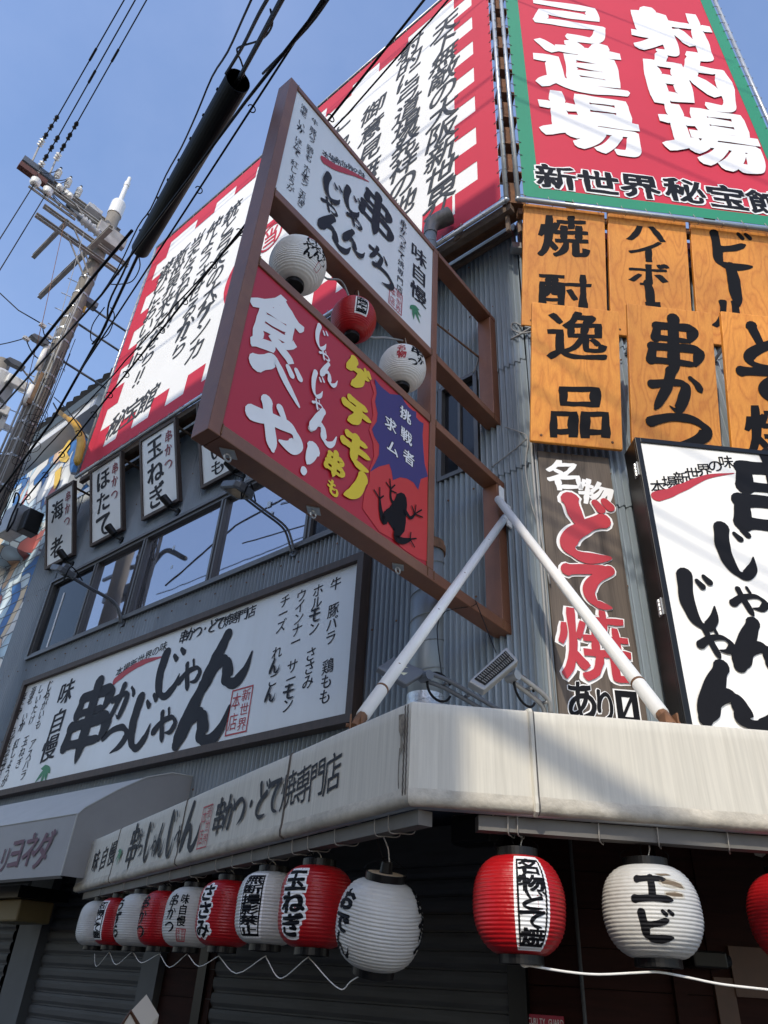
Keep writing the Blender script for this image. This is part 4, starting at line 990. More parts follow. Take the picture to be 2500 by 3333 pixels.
for z in (7.5, 5.9): mb.tube([dcu + Vector((0, 0, z)) + LF.u * .1, dcu + Vector((0, 0, z)) + LF.u * .2 - LF.w * (CD - .02)], .012, 6); mb.box(LF, LF.px(1401, 765, CD)[0] + .16, LF.px(1401, 765, CD)[0] + .24, z - .06, z + .06, .014, .024)
part('pipe_bracket', mb, M_rust, du)

# ================================================================== RIGHT FACADE BOARDS
Z9 = lambda x, y: (1600 + x * .5425, 900 + y * .5425)
Z0 = lambda x, y: (1600 + x * .5425, y * .5425)
TB = R(15)
def orange(label, blp, w, h, chars, group, c0, f):
    a, b = RF.px(*f(*blp), c0); F = RF.sub(a, b, c0, TB)
    th = thing('wooden_board', label, 'sign', F.O, group)
    mb = MB(); mb.box(F, 0, w, 0, h, -.045, 0); part('board', mb, M_orange, th, bevel=.008)
    k = Ink()
    for ch, x, y, cw, chh, ff in chars:
        a, b = F.px(*ff(x, y), .003); k.char(ch, a, b, cw, chh, n=6, bold=.032, kx=1.15, ky=.35, wob=.016, shear=.1, seed=ord(ch) % 17, fat=1.3)
    k.build('lettering', F, .003, M_ink, th)
    mb = MB()
    for x in (.1, w - .1): mb.lathe([(0, .006), (.012, .004), (.014, 0)], 8, F.p(x, .07, 0), F.w)
    part('screw', mb, M_rust, th)
    mb = MB()
    for x in (.2, w - .2):
        t = F.p(x, h - .12, -.045); mb.tube([t, t - RF.w * ((t - RF.O).dot(RF.w) - .01)], .02, 6)
        t = F.p(x, .1, -.045); mb.tube([t, t - RF.w * ((t - RF.O).dot(RF.w) - .01)], .02, 6)
    part('standoff', mb, M_galv, th)
UG, LG = 'orange wooden menu boards, upper row', 'orange wooden menu boards, lower row'
CU = .08; CL = .17
orange('orange wooden board reading 焼酎, leftmost of the upper row', (182, 290), .95, 1.62, (('焼', 430, 1420, .60, .60, Z0), ('酎', 440, 1758, .62, .52, Z0)), UG, CU, Z9)
orange('orange wooden board reading ハイボール, between 焼酎 and ビール', (718, 345), .93, 1.66, (('ハ', 925, 1400, .52, .30, Z0), ('イ', 930, 1510, .48, .34, Z0), ('ボ', 945, 1650, .5, .34, Z0), ('｜', 950, 1778, .25, .34, Z0), ('ル', 985, 215, .42, .34, Z9)), UG, CU, Z9)
orange('orange wooden board reading ビール, right of ハイボール', (1243, 395), .95, 1.66, (('ビ', 1440, 1505, .56, .52, Z0), ('｜', 1455, 1715, .3, .5, Z0), ('ル', 1447, 225, .55, .45, Z9)), UG, CU, Z9)
orange('orange wooden board reading 逸品, leftmost of the lower row', (235, 985), .89, 1.53, (('逸', 512, 362, .62, .60, Z9), ('品', 527, 812, .66, .60, Z9)), LG, CL, Z9)
orange('orange wooden board reading 串かつ above the black framed sign', (845, 1035), .89, 1.62, (('串', 1092, 415, .60, .62, Z9), ('か', 1110, 690, .56, .46, Z9), ('つ', 1130, 905, .62, .40, Z9)), LG, CL, Z9)
orange('orange wooden board reading どて焼 at the right edge', (1450, 1100), .89, 1.66, (('ど', 1640, 430, .58, .52, Z9), ('て', 1650, 650, .60, .42, Z9), ('焼', 1690, 930, .6, .58, Z9)), LG, CL, Z9)

# grey weathered board
a0, a1, b0, b1 = .02, .712, 3.15, 5.965
gb = thing('weathered_board', 'grey weathered wooden board with red white-edged どて焼', 'sign', RF.p(.36, b0, .05))
mb = MB(); mb.box(RF, a0, a1, b0, b1, .015, .055); part('board', mb, M_board, gb, bevel=.006)
c = .058
YB = lambda x, y: (1600 + x * .5425, 1800 + y * .5425)
k = Ink()
def gbch(ink, ch, x, y, w, h, f=Z9, fat=1.0, lift=0, bold=.03, rot=0):
    a, b = RF.px(*f(x, y), c)
    ink.char(ch, a, b, w, h, rot=rot, lift=lift, fat=fat) if ch in BR else ink.char(ch, a, b, w, h, rot=rot, lift=lift, n=5, bold=bold, kx=1, ky=.8, wob=.018)
gbch(k, '名', 440, 1195, .38, .36, rot=.12, bold=.035); gbch(k, '物', 625, 1305, .33, .30, rot=-.2, bold=.035)
k.build('white_lettering', RF, c, M_inkwhite, gb)
kw_, kr = Ink(), Ink()
for ch, x, y, w, h, f in (('ど', 560, 1520, .56, .66, Z9), ('て', 595, 195, .46, .44, YB), ('焼', 615, 560, .62, .66, YB)):
    gbch(kw_, ch, x, y, w, h, f, 2.0 if ch in BR else 1, 0, .056); gbch(kr, ch, x, y, w, h, f, 1.5 if ch in BR else 1, 0, .018)
kw_.build('red_lettering_outline', RF, c, M_inkwhite, gb); kr.build('red_lettering', RF, c + .012, M_inkred, gb)
kw_, kr = Ink(), Ink()
for ch, x, y, w, h in (('あ', 540, 885, .26, .34), ('り', 682, 925, .2, .3)):
    gbch(kw_, ch, x, y, w, h, YB, 1, 0, .062); gbch(kr, ch, x, y, w, h, YB, 1, 0, .028)
a, b = RF.px(*YB(815, 925), c); kw_.rect(a - .1, a + .1, b - .14, b + .14); kr.outline(a - .088, a + .088, b - .128, b + .128, .05); kr.stroke([(a - .05, b - .09), (a + .05, b + .09)], .012)
kw_.build('dark_lettering_outline', RF, c, M_inkwhite, gb); kr.build('dark_lettering', RF, c + .004, M_ink, gb)
# pipe beside it
pp = thing('drain_pipe', 'thin grey cable pipe running down beside the weathered board', 'pipe', RF.p(-.02, 3, .03))
mb = MB(); mb.tube(spline([RF.p(-.03, z, .035 + .012 * math.sin(z * 3)) for z in (2.9, 3.6, 4.3, 5.0, 5.6, 6.2)], 4), .013, 6); mb.tube([RF.p(.0, z, .03) for z in (2.9, 4.5, 6.1)], .008, 6)
part('tube', mb, M_gcable, pp, smooth=True)

# black framed light box
bs_ = thing('light_box_sign', 'big white sign in a black box frame at the right edge, red brush line', 'sign', RF.p(2, 3.1, .2))
CS = .46; b0, b1 = 2.9, RF.px(2066, 1422, CS)[1]; a0 = RF.px(2066, 1422, CS)[0]; a1 = 4.3
mb = MB(); mb.box(RF, a0, a1, b0, b1, .2, CS - .03); mb.box(RF, a0 + .25, a1, b0 + .2, b1 - .2, .02, .2); part('box', mb, M_blackplast, bs_, bevel=.006)
mb = MB(); mb.frame(RF, a0 + .05, a1 - .05, b0 + .05, b1 - .05, .05, CS - .03, CS); part('frame', mb, M_blackplast, bs_, bevel=.004)
mb = MB(); mb.box(RF, a0 + .05, a1 - .05, b0 + .05, b1 - .05, CS - .03, CS - .015); fc = part('face', mb, M_bwhite, bs_)
for z in (b1 - .4, b1 - 1.75):
    mb = MB(); mb.box(RF, a0 - .012, a0, z, z + .14, CS - .1, CS - .03)
    for i in range(4): mb.tube([RF.p(a0 - .012, z + .035 * i + .004, CS - .065), RF.p(a0 - .012, z + .035 * i + .03, CS - .065)], .012, 8)
    part('hinge', mb, M_galv, bs_)
c = CS - .011; k = Ink()
E9 = lambda x, y: RF.px(*Z9(x, y), c)
Dq = lambda x, y: RF.px(x * 1.507, y * 1.507, c)
k.line('本場新世界の味', E9(1000, 1262), E9(1408, 1112), .15, n=5, bold=.012, wob=.012, shear=.14)
for ch, x, y, w, h, fat in (('串', 1690, 1080, 1.05, .95, 1.3), ('じ', 1590, 1192, .40, .50, 1.5), ('ゃ', 1618, 1300, .32, .28, 1.35), ('ん', 1652, 1400, .62, .42, 1.3),
                            ('じ', 1508, 1298, .36, .50, 1.5), ('ゃ', 1546, 1390, .30, .28, 1.35), ('ん', 1585, 1505, .66, .46, 1.35)):
    a, b = Dq(x, y); k.char(ch, a, b, w, h, fat=fat)
k.build('lettering', RF, c, M_ink, fc)
k = Ink(); k.stroke([E9(990, 1318), E9(1060, 1300), E9(1180, 1250), E9(1300, 1200), E9(1455, 1180)], [.05, .045, .035, .022, .004], rough=.1); k.build('brush_underline', RF, c, M_inkred, fc)

# ================================================================== AWNINGS
aw = thing('awning', 'long white fabric corner awning with black brush lettering over the shop front', 'awning', AC)
ZB, ZT = 1.6 + .75 * AS, 1.6 + 1.235 * AS
def prof(F, a, sh=0.0):
    """cross-section: hem roll, drop, rounded top edge, start of the roof; mitre shift sh per metre of depth"""
    pts = [(ZB + .02, -.055), (ZB - .012, -.045), (ZB - .018, -.02), (ZB - .006, .004), (ZB + .02, .008), (ZB + .05, .002), (ZB + .15, .0), (ZB + .3, .0), (ZT - .06, -.001), (ZT - .014, -.003), (ZT - .003, -.011), (ZT + .002, -.035), (ZT + .008, -.08)]
    return pts
def aw_wave(a, z, seed):
    f = 0
    if seed == 2 and ZB + .04 < z < ZT - .02: f = .006 * math.exp(-a / .09) * math.sin(z * 62 + a * 34 + 3 * noise.noise((z * 5, 0, 1)))
    return f + .005 * noise.noise((a * 2.3, z * 1.2, seed)) + .0018 * noise.noise((a * 9, z * .8, seed + 4)) * (1 if ZB + .05 < z < ZT - .03 else .4)
def valance(F, a0, a1, mit0, mit1, lean0=0.0, n=90, seed=0):
    mb = MB(); vs = []; pr = prof(F, 0); m = len(pr)
    for i in range(n + 1):
        t = i / n
        for z, c in pr:
            a = a0 + mit0 * c + (a1 + mit1 * c - a0 - mit0 * c) * t
            wv = aw_wave(a, z, seed)
            hem = .0035 * noise.noise((a * 16, z * 30, seed)) if z < ZB + .06 else 0
            vs.append(F.p(a, z + hem, c + wv))
    hm = MB(); mb.v = vs; hm.v = vs; q = lambda J: [(i * m + j, (i + 1) * m + j, (i + 1) * m + j + 1, i * m + j + 1) for i in range(n) for j in J]
    mb.f = q(range(5, m - 1)); hm.f = q(range(0, 5)); return mb, hm
ang = (AL.w.angle(AR.w)) / 2; tm = math.tan(ang)
LU = AL.px(241, 2894, 0)[0]
for vp in (valance(AL, LU, 0, 0, tm, n=220, seed=1), valance(AR, 0, 4.6, -tm, 0, n=200, seed=2)):
    part('valance', vp[0], M_awning, aw, smooth=True); part('hem', vp[1], M_hem, aw, smooth=True)
# roof cloth and left cheek
r0, r1, r2 = AL.p(LU, ZT + .006, -.07), AC + Vector((0, 0, ZT + .006)) - (AL.w + AR.w).normalized() * .08, AR.p(4.6, ZT + .006, -.07)
w0 = LF.p(LF.px(300, 2700, .02)[0], 3.02, .03); q = (r0 - LF.O); uu = q.dot(LF.u); w0 = LF.p(uu - .1, 2.82, .03)
w1, w2 = LF.p(-.03, 2.86, .03), RF.p(4.6, 2.86, .03)
mb = MB(); mb.add([r0, r1, w1, w0, r2, w2], [(0, 1, 2, 3), (1, 4, 5, 2)]); part('roof_cloth', mb, M_awning, aw)
mb = MB(); mb.add([AL.p(LU, ZB - .01, -.02), AL.p(LU, ZT, -.03), w0, LF.p(uu - .1, ZB, .03)], [(0, 1, 2, 3)]); part('cheek', mb, M_awning, aw)
mb = MB(); mb.tube([AL.p(LU, ZB, -.05), AC + Vector((0, 0, ZB)) - (AL.w + AR.w).normalized() * .06, AR.p(4.6, ZB, -.05)], .022, 8)
mb.tube([AL.p(LU, ZT - .03, -.06), AC + Vector((0, 0, ZT - .03)) - (AL.w + AR.w).normalized() * .07, AR.p(4.6, ZT - .03, -.06)], .02, 8)
for F, us in ((AL, (-5.4, -4.2, -2.8, -1.4)), (AR, (1.2, 2.6, 4.0))):
    for u in us:
        p = F.p(u, ZT - .05, -.07); q = p - F.w * (2.3 if F is AR else 2.6 + .3 * u) + Vector((0, 0, .1)); mb.tube([p, q], .018, 6); mb.tube([p, F.p(u, ZB, -.06)], .014, 6)
part('tube_frame', mb, M_galv, aw, smooth=True)
# square hanging rails and their wire hooks
RZ0, RZ1 = ZB - .08, ZB - .022
mb = MB(); mb.box(AL, LU + .15, -.02, RZ0, RZ1, -.135, -.065); part('hanging_rail', mb, M_rail, aw)
mb = MB(); mb.box(AR, .3, 4.6, RZ0, RZ1, -.135, -.065); part('hanging_rail', mb, M_rail, aw)
def hook(F, u):
    mb = MB(); mb.tube(spline([F.p(u, ZB - .01, -.05), F.p(u, RZ0 - .004, -.058), F.p(u + .02, RZ0 - .008, -.1), F.p(u + .05, RZ0 - .004, -.15), F.p(u + .05, RZ1, -.16)], 4), .0028, 5)
    part('rail_hook', mb, M_hook, aw, smooth=True)
for u in (-.22, -.33, -.68, -.95, -1.12, -1.4, -1.62, -1.9, -2.15, -2.6, -3.0, -3.5, -4.1, -4.8): hook(AL, u)
for u in (.42, .46, .8, 1.05, 1.35, 1.62, 1.85, 2.1, 2.45, 2.8): hook(AR, u)
# seams, tape, holes
def seam(F, px_, py_, w=.004, name='seam', m=M_seam, j=.003):
    u, _ = F.px(px_, py_, 0); mb = MB()
    pr = [(z, c) for z, c in prof(F, 0)][2:]
    mb.tube([F.p(u + random.uniform(-j, j), z, c + .0025) for z, c in pr], w, 5); part(name, mb, m, aw); return u
seam(AL, 380, 2760); seam(AL, 594, 2690); seam(AL, 933, 2570, .006)
for dx in (-.02, .02): 
    mb = MB(); u = AL.px(1320, 2450, 0)[0]
    mb.tube([AL.p(u + .012 + dx * .5, ZB + .02 + (ZT - ZB - .04) * i / 24, .009 + .002 * (i % 2)) for i in range(25)], .003, 4); part('seam', mb, M_seam, aw)
u = AR.px(1736, 2480, 0)[0]
mb = MB(); mb.tube([AR.p(u, z, cc + .004) for z, cc in prof(AR, 0)[2:]], .012, 6); part('seam', mb, M_awning, aw)
mb = MB(); mb.tube([AR.p(u + .012, z, cc + .006) for z, cc in prof(AR, 0)[2:]], .0035, 5); part('seam', mb, M_seam, aw)
k = Ink(); u = AL.px(1318, 2330, .0)[0]
kk = [(u - .03, ZT - .05), (u + .012, ZT - .055), (u + .018, ZT - .12), (u + .004, ZT - .16), (u + .016, ZT - .2), (u - .006, ZT - .23), (u - .012, ZT - .15), (u - .026, ZT - .12)]
k.poly(kk); k.stroke([(u - .012, ZT - .2), (u - .016, ZT - .3), (u - .01, ZT - .36)], .004); k.build('torn_tape', AL, .012, mat('tape_stain', (0.2, 0.17, 0.13), 0.8, 0, .6, 30), aw)
k = Ink(); c = .006
def al(x, y): return AL.px(x, y, c)
W0 = lambda x, y: al(x * .5425, 2533 + y * .5425)
for ch, x, y in (('味', 573, 500), ('自', 622, 482), ('慢', 672, 452)):
    a, b = W0(x, y); k.char(ch, a, b, .215, .205, n=4, bold=.014, kx=1.1, ky=.4, wob=.018, shear=.12)
for ch, x, y, w, h in (('串', 795, 408, .30, .36), ('か', 842, 360, .16, .15), ('つ', 838, 428, .16, .13), ('じ', 888, 385, .2, .34), ('ゃ', 925, 405, .15, .2), ('ん', 965, 372, .24, .26), ('じ', 1030, 335, .22, .38), ('ゃ', 1072, 348, .15, .2), ('ん', 1145, 290, .42, .36)):
    a, b = W0(x, y); k.char(ch, a, b, w * AS, h * AS, fat=.95)
k.line('串かつ・どて焼専門店', al(713, 2658), al(1082, 2517), .2, n=4, bold=.006, kx=1, ky=.4, wob=.018, shear=.12, asp=.9)
k.build('lettering', AL, .004, M_inkg, aw, lambda a, b: aw_wave(a, b, 1))
a, b = W0(1228, 290); seal(AL, c, a, b, .17, .26, aw)
a, b = W0(728, 430); leaf_emblem(AL, c + .004, a, b, .12, aw, R(20))

# the neighbour's grey awning
GW = 1.255; gu = -4.44
ga = thing('awning', 'grey rounded awning of the neighbouring shop with faded purple lettering', 'awning', LF.p(gu - 2, 2.3, .6))
crv = [(.03, 3.46), (.3, 3.44), (.6, 3.33), (.9, 3.14), (GW - .06, 2.92), (GW, 2.85)]
GL = gu - 6.4; mb = MB(); vs = []
for cc, z in crv: vs += [LF.p(GL, z, cc), LF.p(gu, z, cc)]
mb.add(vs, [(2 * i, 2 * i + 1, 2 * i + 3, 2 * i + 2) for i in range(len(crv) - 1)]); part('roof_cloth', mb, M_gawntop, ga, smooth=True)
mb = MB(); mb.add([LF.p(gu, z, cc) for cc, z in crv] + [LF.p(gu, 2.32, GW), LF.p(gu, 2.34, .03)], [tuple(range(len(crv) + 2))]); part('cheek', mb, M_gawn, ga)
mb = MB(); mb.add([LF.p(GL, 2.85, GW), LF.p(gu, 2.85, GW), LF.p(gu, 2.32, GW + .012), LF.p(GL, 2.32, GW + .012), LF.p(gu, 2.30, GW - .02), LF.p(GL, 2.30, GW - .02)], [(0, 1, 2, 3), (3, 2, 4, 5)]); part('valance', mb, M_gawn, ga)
mb = MB(); mb.tube([LF.p(gu, z, cc) for cc, z in crv] + [LF.p(gu, 2.32, GW + .006)], .008, 6); mb.tube([LF.p(GL, 2.855, GW), LF.p(gu, 2.855, GW)], .008, 6); part('piping', mb, M_gawntop, ga)
k = Ink(); cc = GW + .018
for ch, x, y, w, h in (('ェ', -30, 500, .2, .2), ('リ', 25, 490, .2, .26), ('ヨ', 95, 450, .3, .34), ('ネ', 180, 430, .3, .34), ('ダ', 258, 430, .34, .36)):
    a, b = LF.px(x * .5425, 2533 + y * .5425, cc); k.char(ch, a, b, w, h, n=4, bold=.03, shear=.05, wob=.02)
k.build('lettering', LF, cc, mat('purple_print', (.11, .045, .07), .6), ga)
hw = thing('hanging_box', 'dim mustard coloured box under the grey awning at the left edge', 'box', LF.p(gu - 2.6, 2, .5))
a0, b0 = LF.px(-60, 3000, .7); a1, b1 = LF.px(70, 2925, .7)
mb = MB(); mb.box(LF, a0, a1, b0, b1, .3, .7); part('case', mb, mat('mustard', (.16, .12, .05), .6), hw, bevel=.02)
mb = MB(); mb.box(LF, a0 - .1, a1 + .1, b1 + .002, b1 + .12, .2, .8); part('bracket', mb, M_blackplast, hw)

# ================================================================== LANTERNS
def lantern(label, center, Rr, hh, material, group, text=None, tface=0.0, axis=None, ribs=24, rough_top=0.0, rail=None, open_top=False, boxy=2.6, bulb=True, name='paper_lantern', cord=True, ringr=.455):
    center = Vector(center); ax = (axis or Vector((0, 0, 1))).normalized()
    tocam = CAM - center; tocam = (tocam - ax * tocam.dot(ax)).normalized()
    tocam = Matrix.Rotation(tface, 3, ax) @ tocam          # this way the writing faces
    X = tocam; Y = ax.cross(X); rotm = Matrix((X, Y, ax)).transposed()
    th = thing(name, label, 'lantern', center, group, rot=rotm.to_quaternion())
    def rad(z, th_=0.0):
        t = max(-1, min(1, z / hh)); r = Rr * (ringr - .015 + (1.015 - ringr) * (1 - abs(t) ** boxy) ** .6)
        ph = (z / (2 * hh) * ribs) % 1.0
        return r + Rr * (.019 + .008 * noise.noise((z * 30, th_ * 2, 3.3))) * (abs(math.sin(math.pi * ph)) - .6) * min(1, (1 - abs(t)) * 9 + .15)
    def wob(z, a): return Rr * .012 * noise.noise((math.cos(a) * 2.2 + center.x * 5, math.sin(a) * 2.2, z * 14)) * (1 + rough_top * max(0, (z / hh - .35)) * 5)
    nz, na = ribs * 5, 56; vs = []
    for j in range(nz + 1):
        z = -hh + 2 * hh * j / nz
        for i in range(na):
            a = 2 * math.pi * i / na; r = rad(z) + wob(z, a); vs.append((r * math.cos(a), r * math.sin(a), z))
    mb = MB(); mb.add(vs, [(j * na + i, j * na + (i + 1) % na, (j + 1) * na + (i + 1) % na, (j + 1) * na + i) for j in range(nz) for i in range(na)])
    part('shade', mb, material, th, smooth=True)
    rr = Rr * ringr; ch = hh * .18
    for s, nm in ((1, 'top_ring'), (-1, 'bottom_ring')):
        mb = MB(); z0, z1 = (hh - .005, hh + ch) if s > 0 else (-hh + .005, -hh - ch)
        mb.lathe([(rr * .93, z0), (rr * 1.04, z0), (rr * 1.04, z1), (rr * .93, z1), (rr * .93, z0)], 36); part(nm, mb, M_blackplast, th, bevel=.002)
    if s:
        mb = MB(); mb.lathe([(rr * .93, -hh - ch * .6), (0, -hh - ch * .62)], 24); part('bottom_disc', mb, M_dark, th)
    mb = MB(); bail = [Vector((0, rr, hh + ch * .5)), Vector((0, rr * 1.1, hh + ch * 1.6)), Vector((0, rr * .5, hh + ch * 2.6)), Vector((0, 0, hh + ch * 3.1)), Vector((0, -rr * .5, hh + ch * 2.6)), Vector((0, -rr * 1.1, hh + ch * 1.6)), Vector((0, -rr, hh + ch * .5))]
    mb.tube(spline(bail, 4), Rr * .008, 4); part('bail_wire', mb, M_cable, th)
    if open_top:
        mb = MB(); mb.lathe([(.0, hh + ch * 2.6), (rr * .3, hh + ch * 2.5), (rr * .36, hh + ch * .8), (rr * .3, hh * .9)], 16); part('lamp_socket', mb, M_blackplast, th)
        mb = MB(); mb.lathe([(0, hh * .5), (Rr * .2, hh * .55), (Rr * .25, hh * .75), (Rr * .12, hh * .95)], 16); part('bulb', mb, M_inkwhite, th, smooth=True)
        mb = MB(); mb.lathe([(rr * .925, hh - .02), (rr * .925, hh + ch)], 30); part('ring_lining', mb, M_cream, th)
    mw = Matrix.Translation(center) @ rotm.to_4x4()
    if rail is not None and cord:
        top = mw @ Vector((0, 0, hh + ch * (2.4 if open_top else .9)))
        for d, mt in ((-.008, M_cable), (.01, M_rope)):
            mb = MB(); mb.tube([rotm.transposed() @ (q - center) for q in spline([top + Vector((d, 0, 0)), top.lerp(rail, .5) + Vector((d * 2.2, .004, 0)), rail + Vector((d, 0, 0))], 5)], .003, 5); part('cord', mb, mt, th, smooth=True)
    # lettering wrapped round the shade: each item (characters, colour, box)
    for it in text or ():
        ink = it['ink']; eps = it.get('eps', .0012); a_off = it.get('a', 0)
        b = bmesh.new(); vv = [b.verts.new((x, y, 0)) for x, y, _ in ink.v]
        for f in ink.f:
            try: b.faces.new([vv[i] for i in f])
            except ValueError: pass
        bmesh.ops.remove_doubles(b, verts=b.verts, dist=1e-6)
        bmesh.ops.triangulate(b, faces=b.faces)
        zs = [v.co.y for v in b.verts]; xs = [v.co.x for v in b.verts]
        step = 2 * hh / ribs / 2
        z = math.floor(min(zs) / step) * step
        while z < max(zs):
            bmesh.ops.bisect_plane(b, geom=b.verts[:] + b.edges[:] + b.faces[:], plane_co=(0, z, 0), plane_no=(0, 1, 0)); z += step
        x = min(xs) + Rr * .09
        while x < max(xs):
            bmesh.ops.bisect_plane(b, geom=b.verts[:] + b.edges[:] + b.faces[:], plane_co=(x, 0, 0), plane_no=(1, 0, 0)); x += Rr * .09
        for v in b.verts:
            a = v.co.x / Rr + a_off; z = v.co.y; r = rad(z) + wob(z, a) + eps + Rr * .004
            v.co = (r * math.cos(a), r * math.sin(a), z)
        me = bpy.data.meshes.new(it['name']); b.to_mesh(me); b.free(); me.materials.append(it['mat'])
        o = bpy.data.objects.new(it['name'], me); COL.objects.link(o); o.parent = th
    return th, mw
def boxed(chars, w, h, bold=.04):
    w, h = w * AS, h * AS
    """white strip with black border and black characters"""
    kw1, kb1 = Ink(), Ink(); kw1.rect(-w / 2 - .012, w / 2 + .012, -h / 2 - .012, h / 2 + .012)
    kb1.outline(-w / 2, w / 2, -h / 2, h / 2, .008)
    n = len(chars)
    for i, ch in enumerate(chars): kb1.char(ch, 0, h / 2 - h * (i + .5) / n, w * .95, h / n * 1.02, n=4, bold=bold + .015, kx=.8, ky=.9, wob=.012, seed=i)
    return [dict(name='strip', ink=kw1, mat=M_inkwhite, eps=.0), dict(name='lettering', ink=kb1, mat=M_ink, eps=.0012)]
def haloed(chars, w, h, halo=True, m=None, bold=.05):
    w, h = w * AS, h * AS
    kw1, kb1 = Ink(), Ink(); n = len(chars)
    for i, ch in enumerate(chars):
        y = h / 2 - h * (i + .5) / n
        cc = dict(n=4, kx=.8, ky=.9, wob=.012, seed=i)
        if ch in 'エビ': kb1.brushed(ch, 0, y, w * 1.1, h / n * .8, fat=1.55); continue
        kb1.char(ch, 0, y, w, h / n * 1.05, bold=bold, **cc)
        if halo: kw1.char(ch, 0, y, w, h / n * 1.05, bold=bold + .13, **cc)
    r = [dict(name='lettering', ink=kb1, mat=m or M_ink, eps=.0016)]
    if halo: r.insert(0, dict(name='lettering_halo', ink=kw1, mat=M_inkwhite, eps=.0))
    return r
def ajiman():
    a_, b_2, c_ = Ink(), Ink(), Ink()
    for i, ch in enumerate('味自慢'): a_.char(ch, .055, .09 - i * .062, .06, .062, n=3, bold=.03, wob=.012)
    for i, ch in enumerate('串かつ'): a_.char(ch, -.03, .08 - i * .072, .078, .072, fat=1.0)
    b_2.outline(.03, .095, -.145, -.075, .005)
    for i, ch in enumerate('新世界'): b_2.char(ch, .078, -.09 - i * .021, .026, .024, n=2)
    for i, ch in enumerate('本店'): b_2.char(ch, .048, -.095 - i * .03, .028, .03, n=2)
    return [dict(name='lettering', ink=a_, mat=M_ink), dict(name='seal_stamp', ink=b_2, mat=M_inkred)]
GA = 'paper lanterns under the awning'
VPX = 1
def px_lantern(F, c, cx, cy, hw):
    a, b = F.px(cx, cy, c); p = F.p(a, b, c); d = (p - CAM).dot(_fw); x0_, y0_ = project(p - Vector((0, 0, .1))); x1_, y1_ = project(p + Vector((0, 0, .1))); global VPX
    VPX = math.hypot(x1_ - x0_, y1_ - y0_) / .2
    return p, hw * d / FPX * .985
S28 = lambda x, y: (x * .4822, 2800 + y * .4822)
S55 = lambda x, y: (550 + x * .3617, 2700 + y * .3617)
def row(label, cx, cy, hw, hgt, red, text, tf, f):
    x, y = f(cx, cy); s = .4822 if f is S28 else .3617
    p, r = px_lantern(AL, -.15, x, y, hw * s); hh = hgt * s / VPX * .985
    a, b = AL.px(x + 12, y - 200, -.13); rail = AL.p((p - AL.O).dot(AL.u), RZ0 + .01, -.1)
    lantern(label, p, r, hh, M_redpaper if red else M_gwhite, GA, text, R(tf), ribs=22, rail=rail, boxy=3.6, axis=Vector((0, 0, 1)))
row('white paper lantern at the far left end of the row', 665, 428, 135, 156, False, boxed('名物串かつ', .12, .26), 52, S28)
row('red paper lantern between the leftmost two white ones', 790, 415, 142, 166, True, boxed('名物どて焼', .14, .3), -62, S28)
row('white paper lantern with black うずら, third from the left end', 945, 405, 162, 182, False, haloed('うずら', .13, .3, False), -66, S28)
row('red paper lantern reading 串かつ on a white halo', 1108, 395, 165, 192, True, haloed('串かつ', .13, .3), -64, S28)
row('white paper lantern with 味自慢 and a small red seal', 1292, 385, 184, 206, False, ajiman(), -38, S28)
row('red paper lantern reading ささみ on a white halo', 524, 755, 272, 303, True, haloed('ささみ', .15, .32), -50, S55)
row('white paper lantern with a black bordered strip 撮影禁止', 906, 707, 302, 330, False, boxed('無断撮影禁止', .15, .33, .03), -36, S55)
row('red paper lantern reading 玉ねぎ on a white halo', 1320, 692, 332, 374, True, haloed('玉ねぎ', .17, .33), -40, S55)
# the corner lantern hangs askew, its mouth showing
p, r = px_lantern(AL, -.22, 1235, 3005, 143)
axv = (Vector((0, 0, 1)) + RT * .09 - Vector((0, 1, 0)) * .24).normalized()
a, b = AL.px(1235, 2640, -.13); rail = AL.p(a, RZ0 + .03, -.13)
k = Ink()
for i, ch in enumerate('おでん'): k.char(ch, -.195, .085 - i * .085, .12, .085, n=4, bold=.08)
for i, ch in enumerate('串かつ'): k.char(ch, .265, .11 - i * .094, .12, .1, fat=1.3)
lantern('biggest white paper lantern, askew with its mouth open, at the awning corner', p, r, 144 / VPX, M_gwhite, GA, [dict(name='lettering', ink=k, mat=M_ink)], 0, axis=axv, ribs=24, rough_top=1.6, rail=rail, open_top=True, boxy=2.3)
def torn():
    k = Ink()
    k.poly([(.035, .095), (.06, .1), (.1, .094), (.135, .084), (.138, .07), (.1, .074), (.07, .08), (.045, .082)]); k.poly([(.05, .05), (.09, .054), (.12, .05), (.122, .04), (.08, .038), (.052, .042)])
    k.poly([(.02, .118), (.08, .122), (.1, .116), (.05, .112)])
    q = Ink(); q.poly([(.03, .103), (.07, .108), (.11, .1), (.14, .09), (.15, .066), (.1, .064), (.06, .07), (.03, .08)]); q.poly([(.045, .056), (.1, .06), (.13, .052), (.13, .034), (.08, .03), (.045, .038)])
    return [dict(name='torn_edge', ink=q, mat=mat('torn_paper', (.5, .47, .4), .8, 0, .3, 40), eps=.0004), dict(name='tear', ink=k, mat=mat('tear_brown', (.16, .12, .08), .9), eps=.0012)]  # brown tear patches laid over a paler torn rim
def rowR(label, cx, cy, hw, hh, red, text, tf):
    p, r = px_lantern(AR, -.16, cx, cy, hw); h = hh / VPX
    a, b = AR.px(cx - 6, 2640, -.13); rail = AR.p(p.dot(AR.u) - AR.O.dot(AR.u), RZ0 + .03, -.13)
    return lantern(label, p, r, h, M_redpaper if red else M_gwhite, GA, text, R(tf), ribs=24, rail=rail, boxy=2.4)
rowR('red paper lantern with a black bordered white strip 名物どて焼 under the front awning', 1689, 2945, 151, 160, True, boxed('名物どて焼', .14, .35, .03), 17)
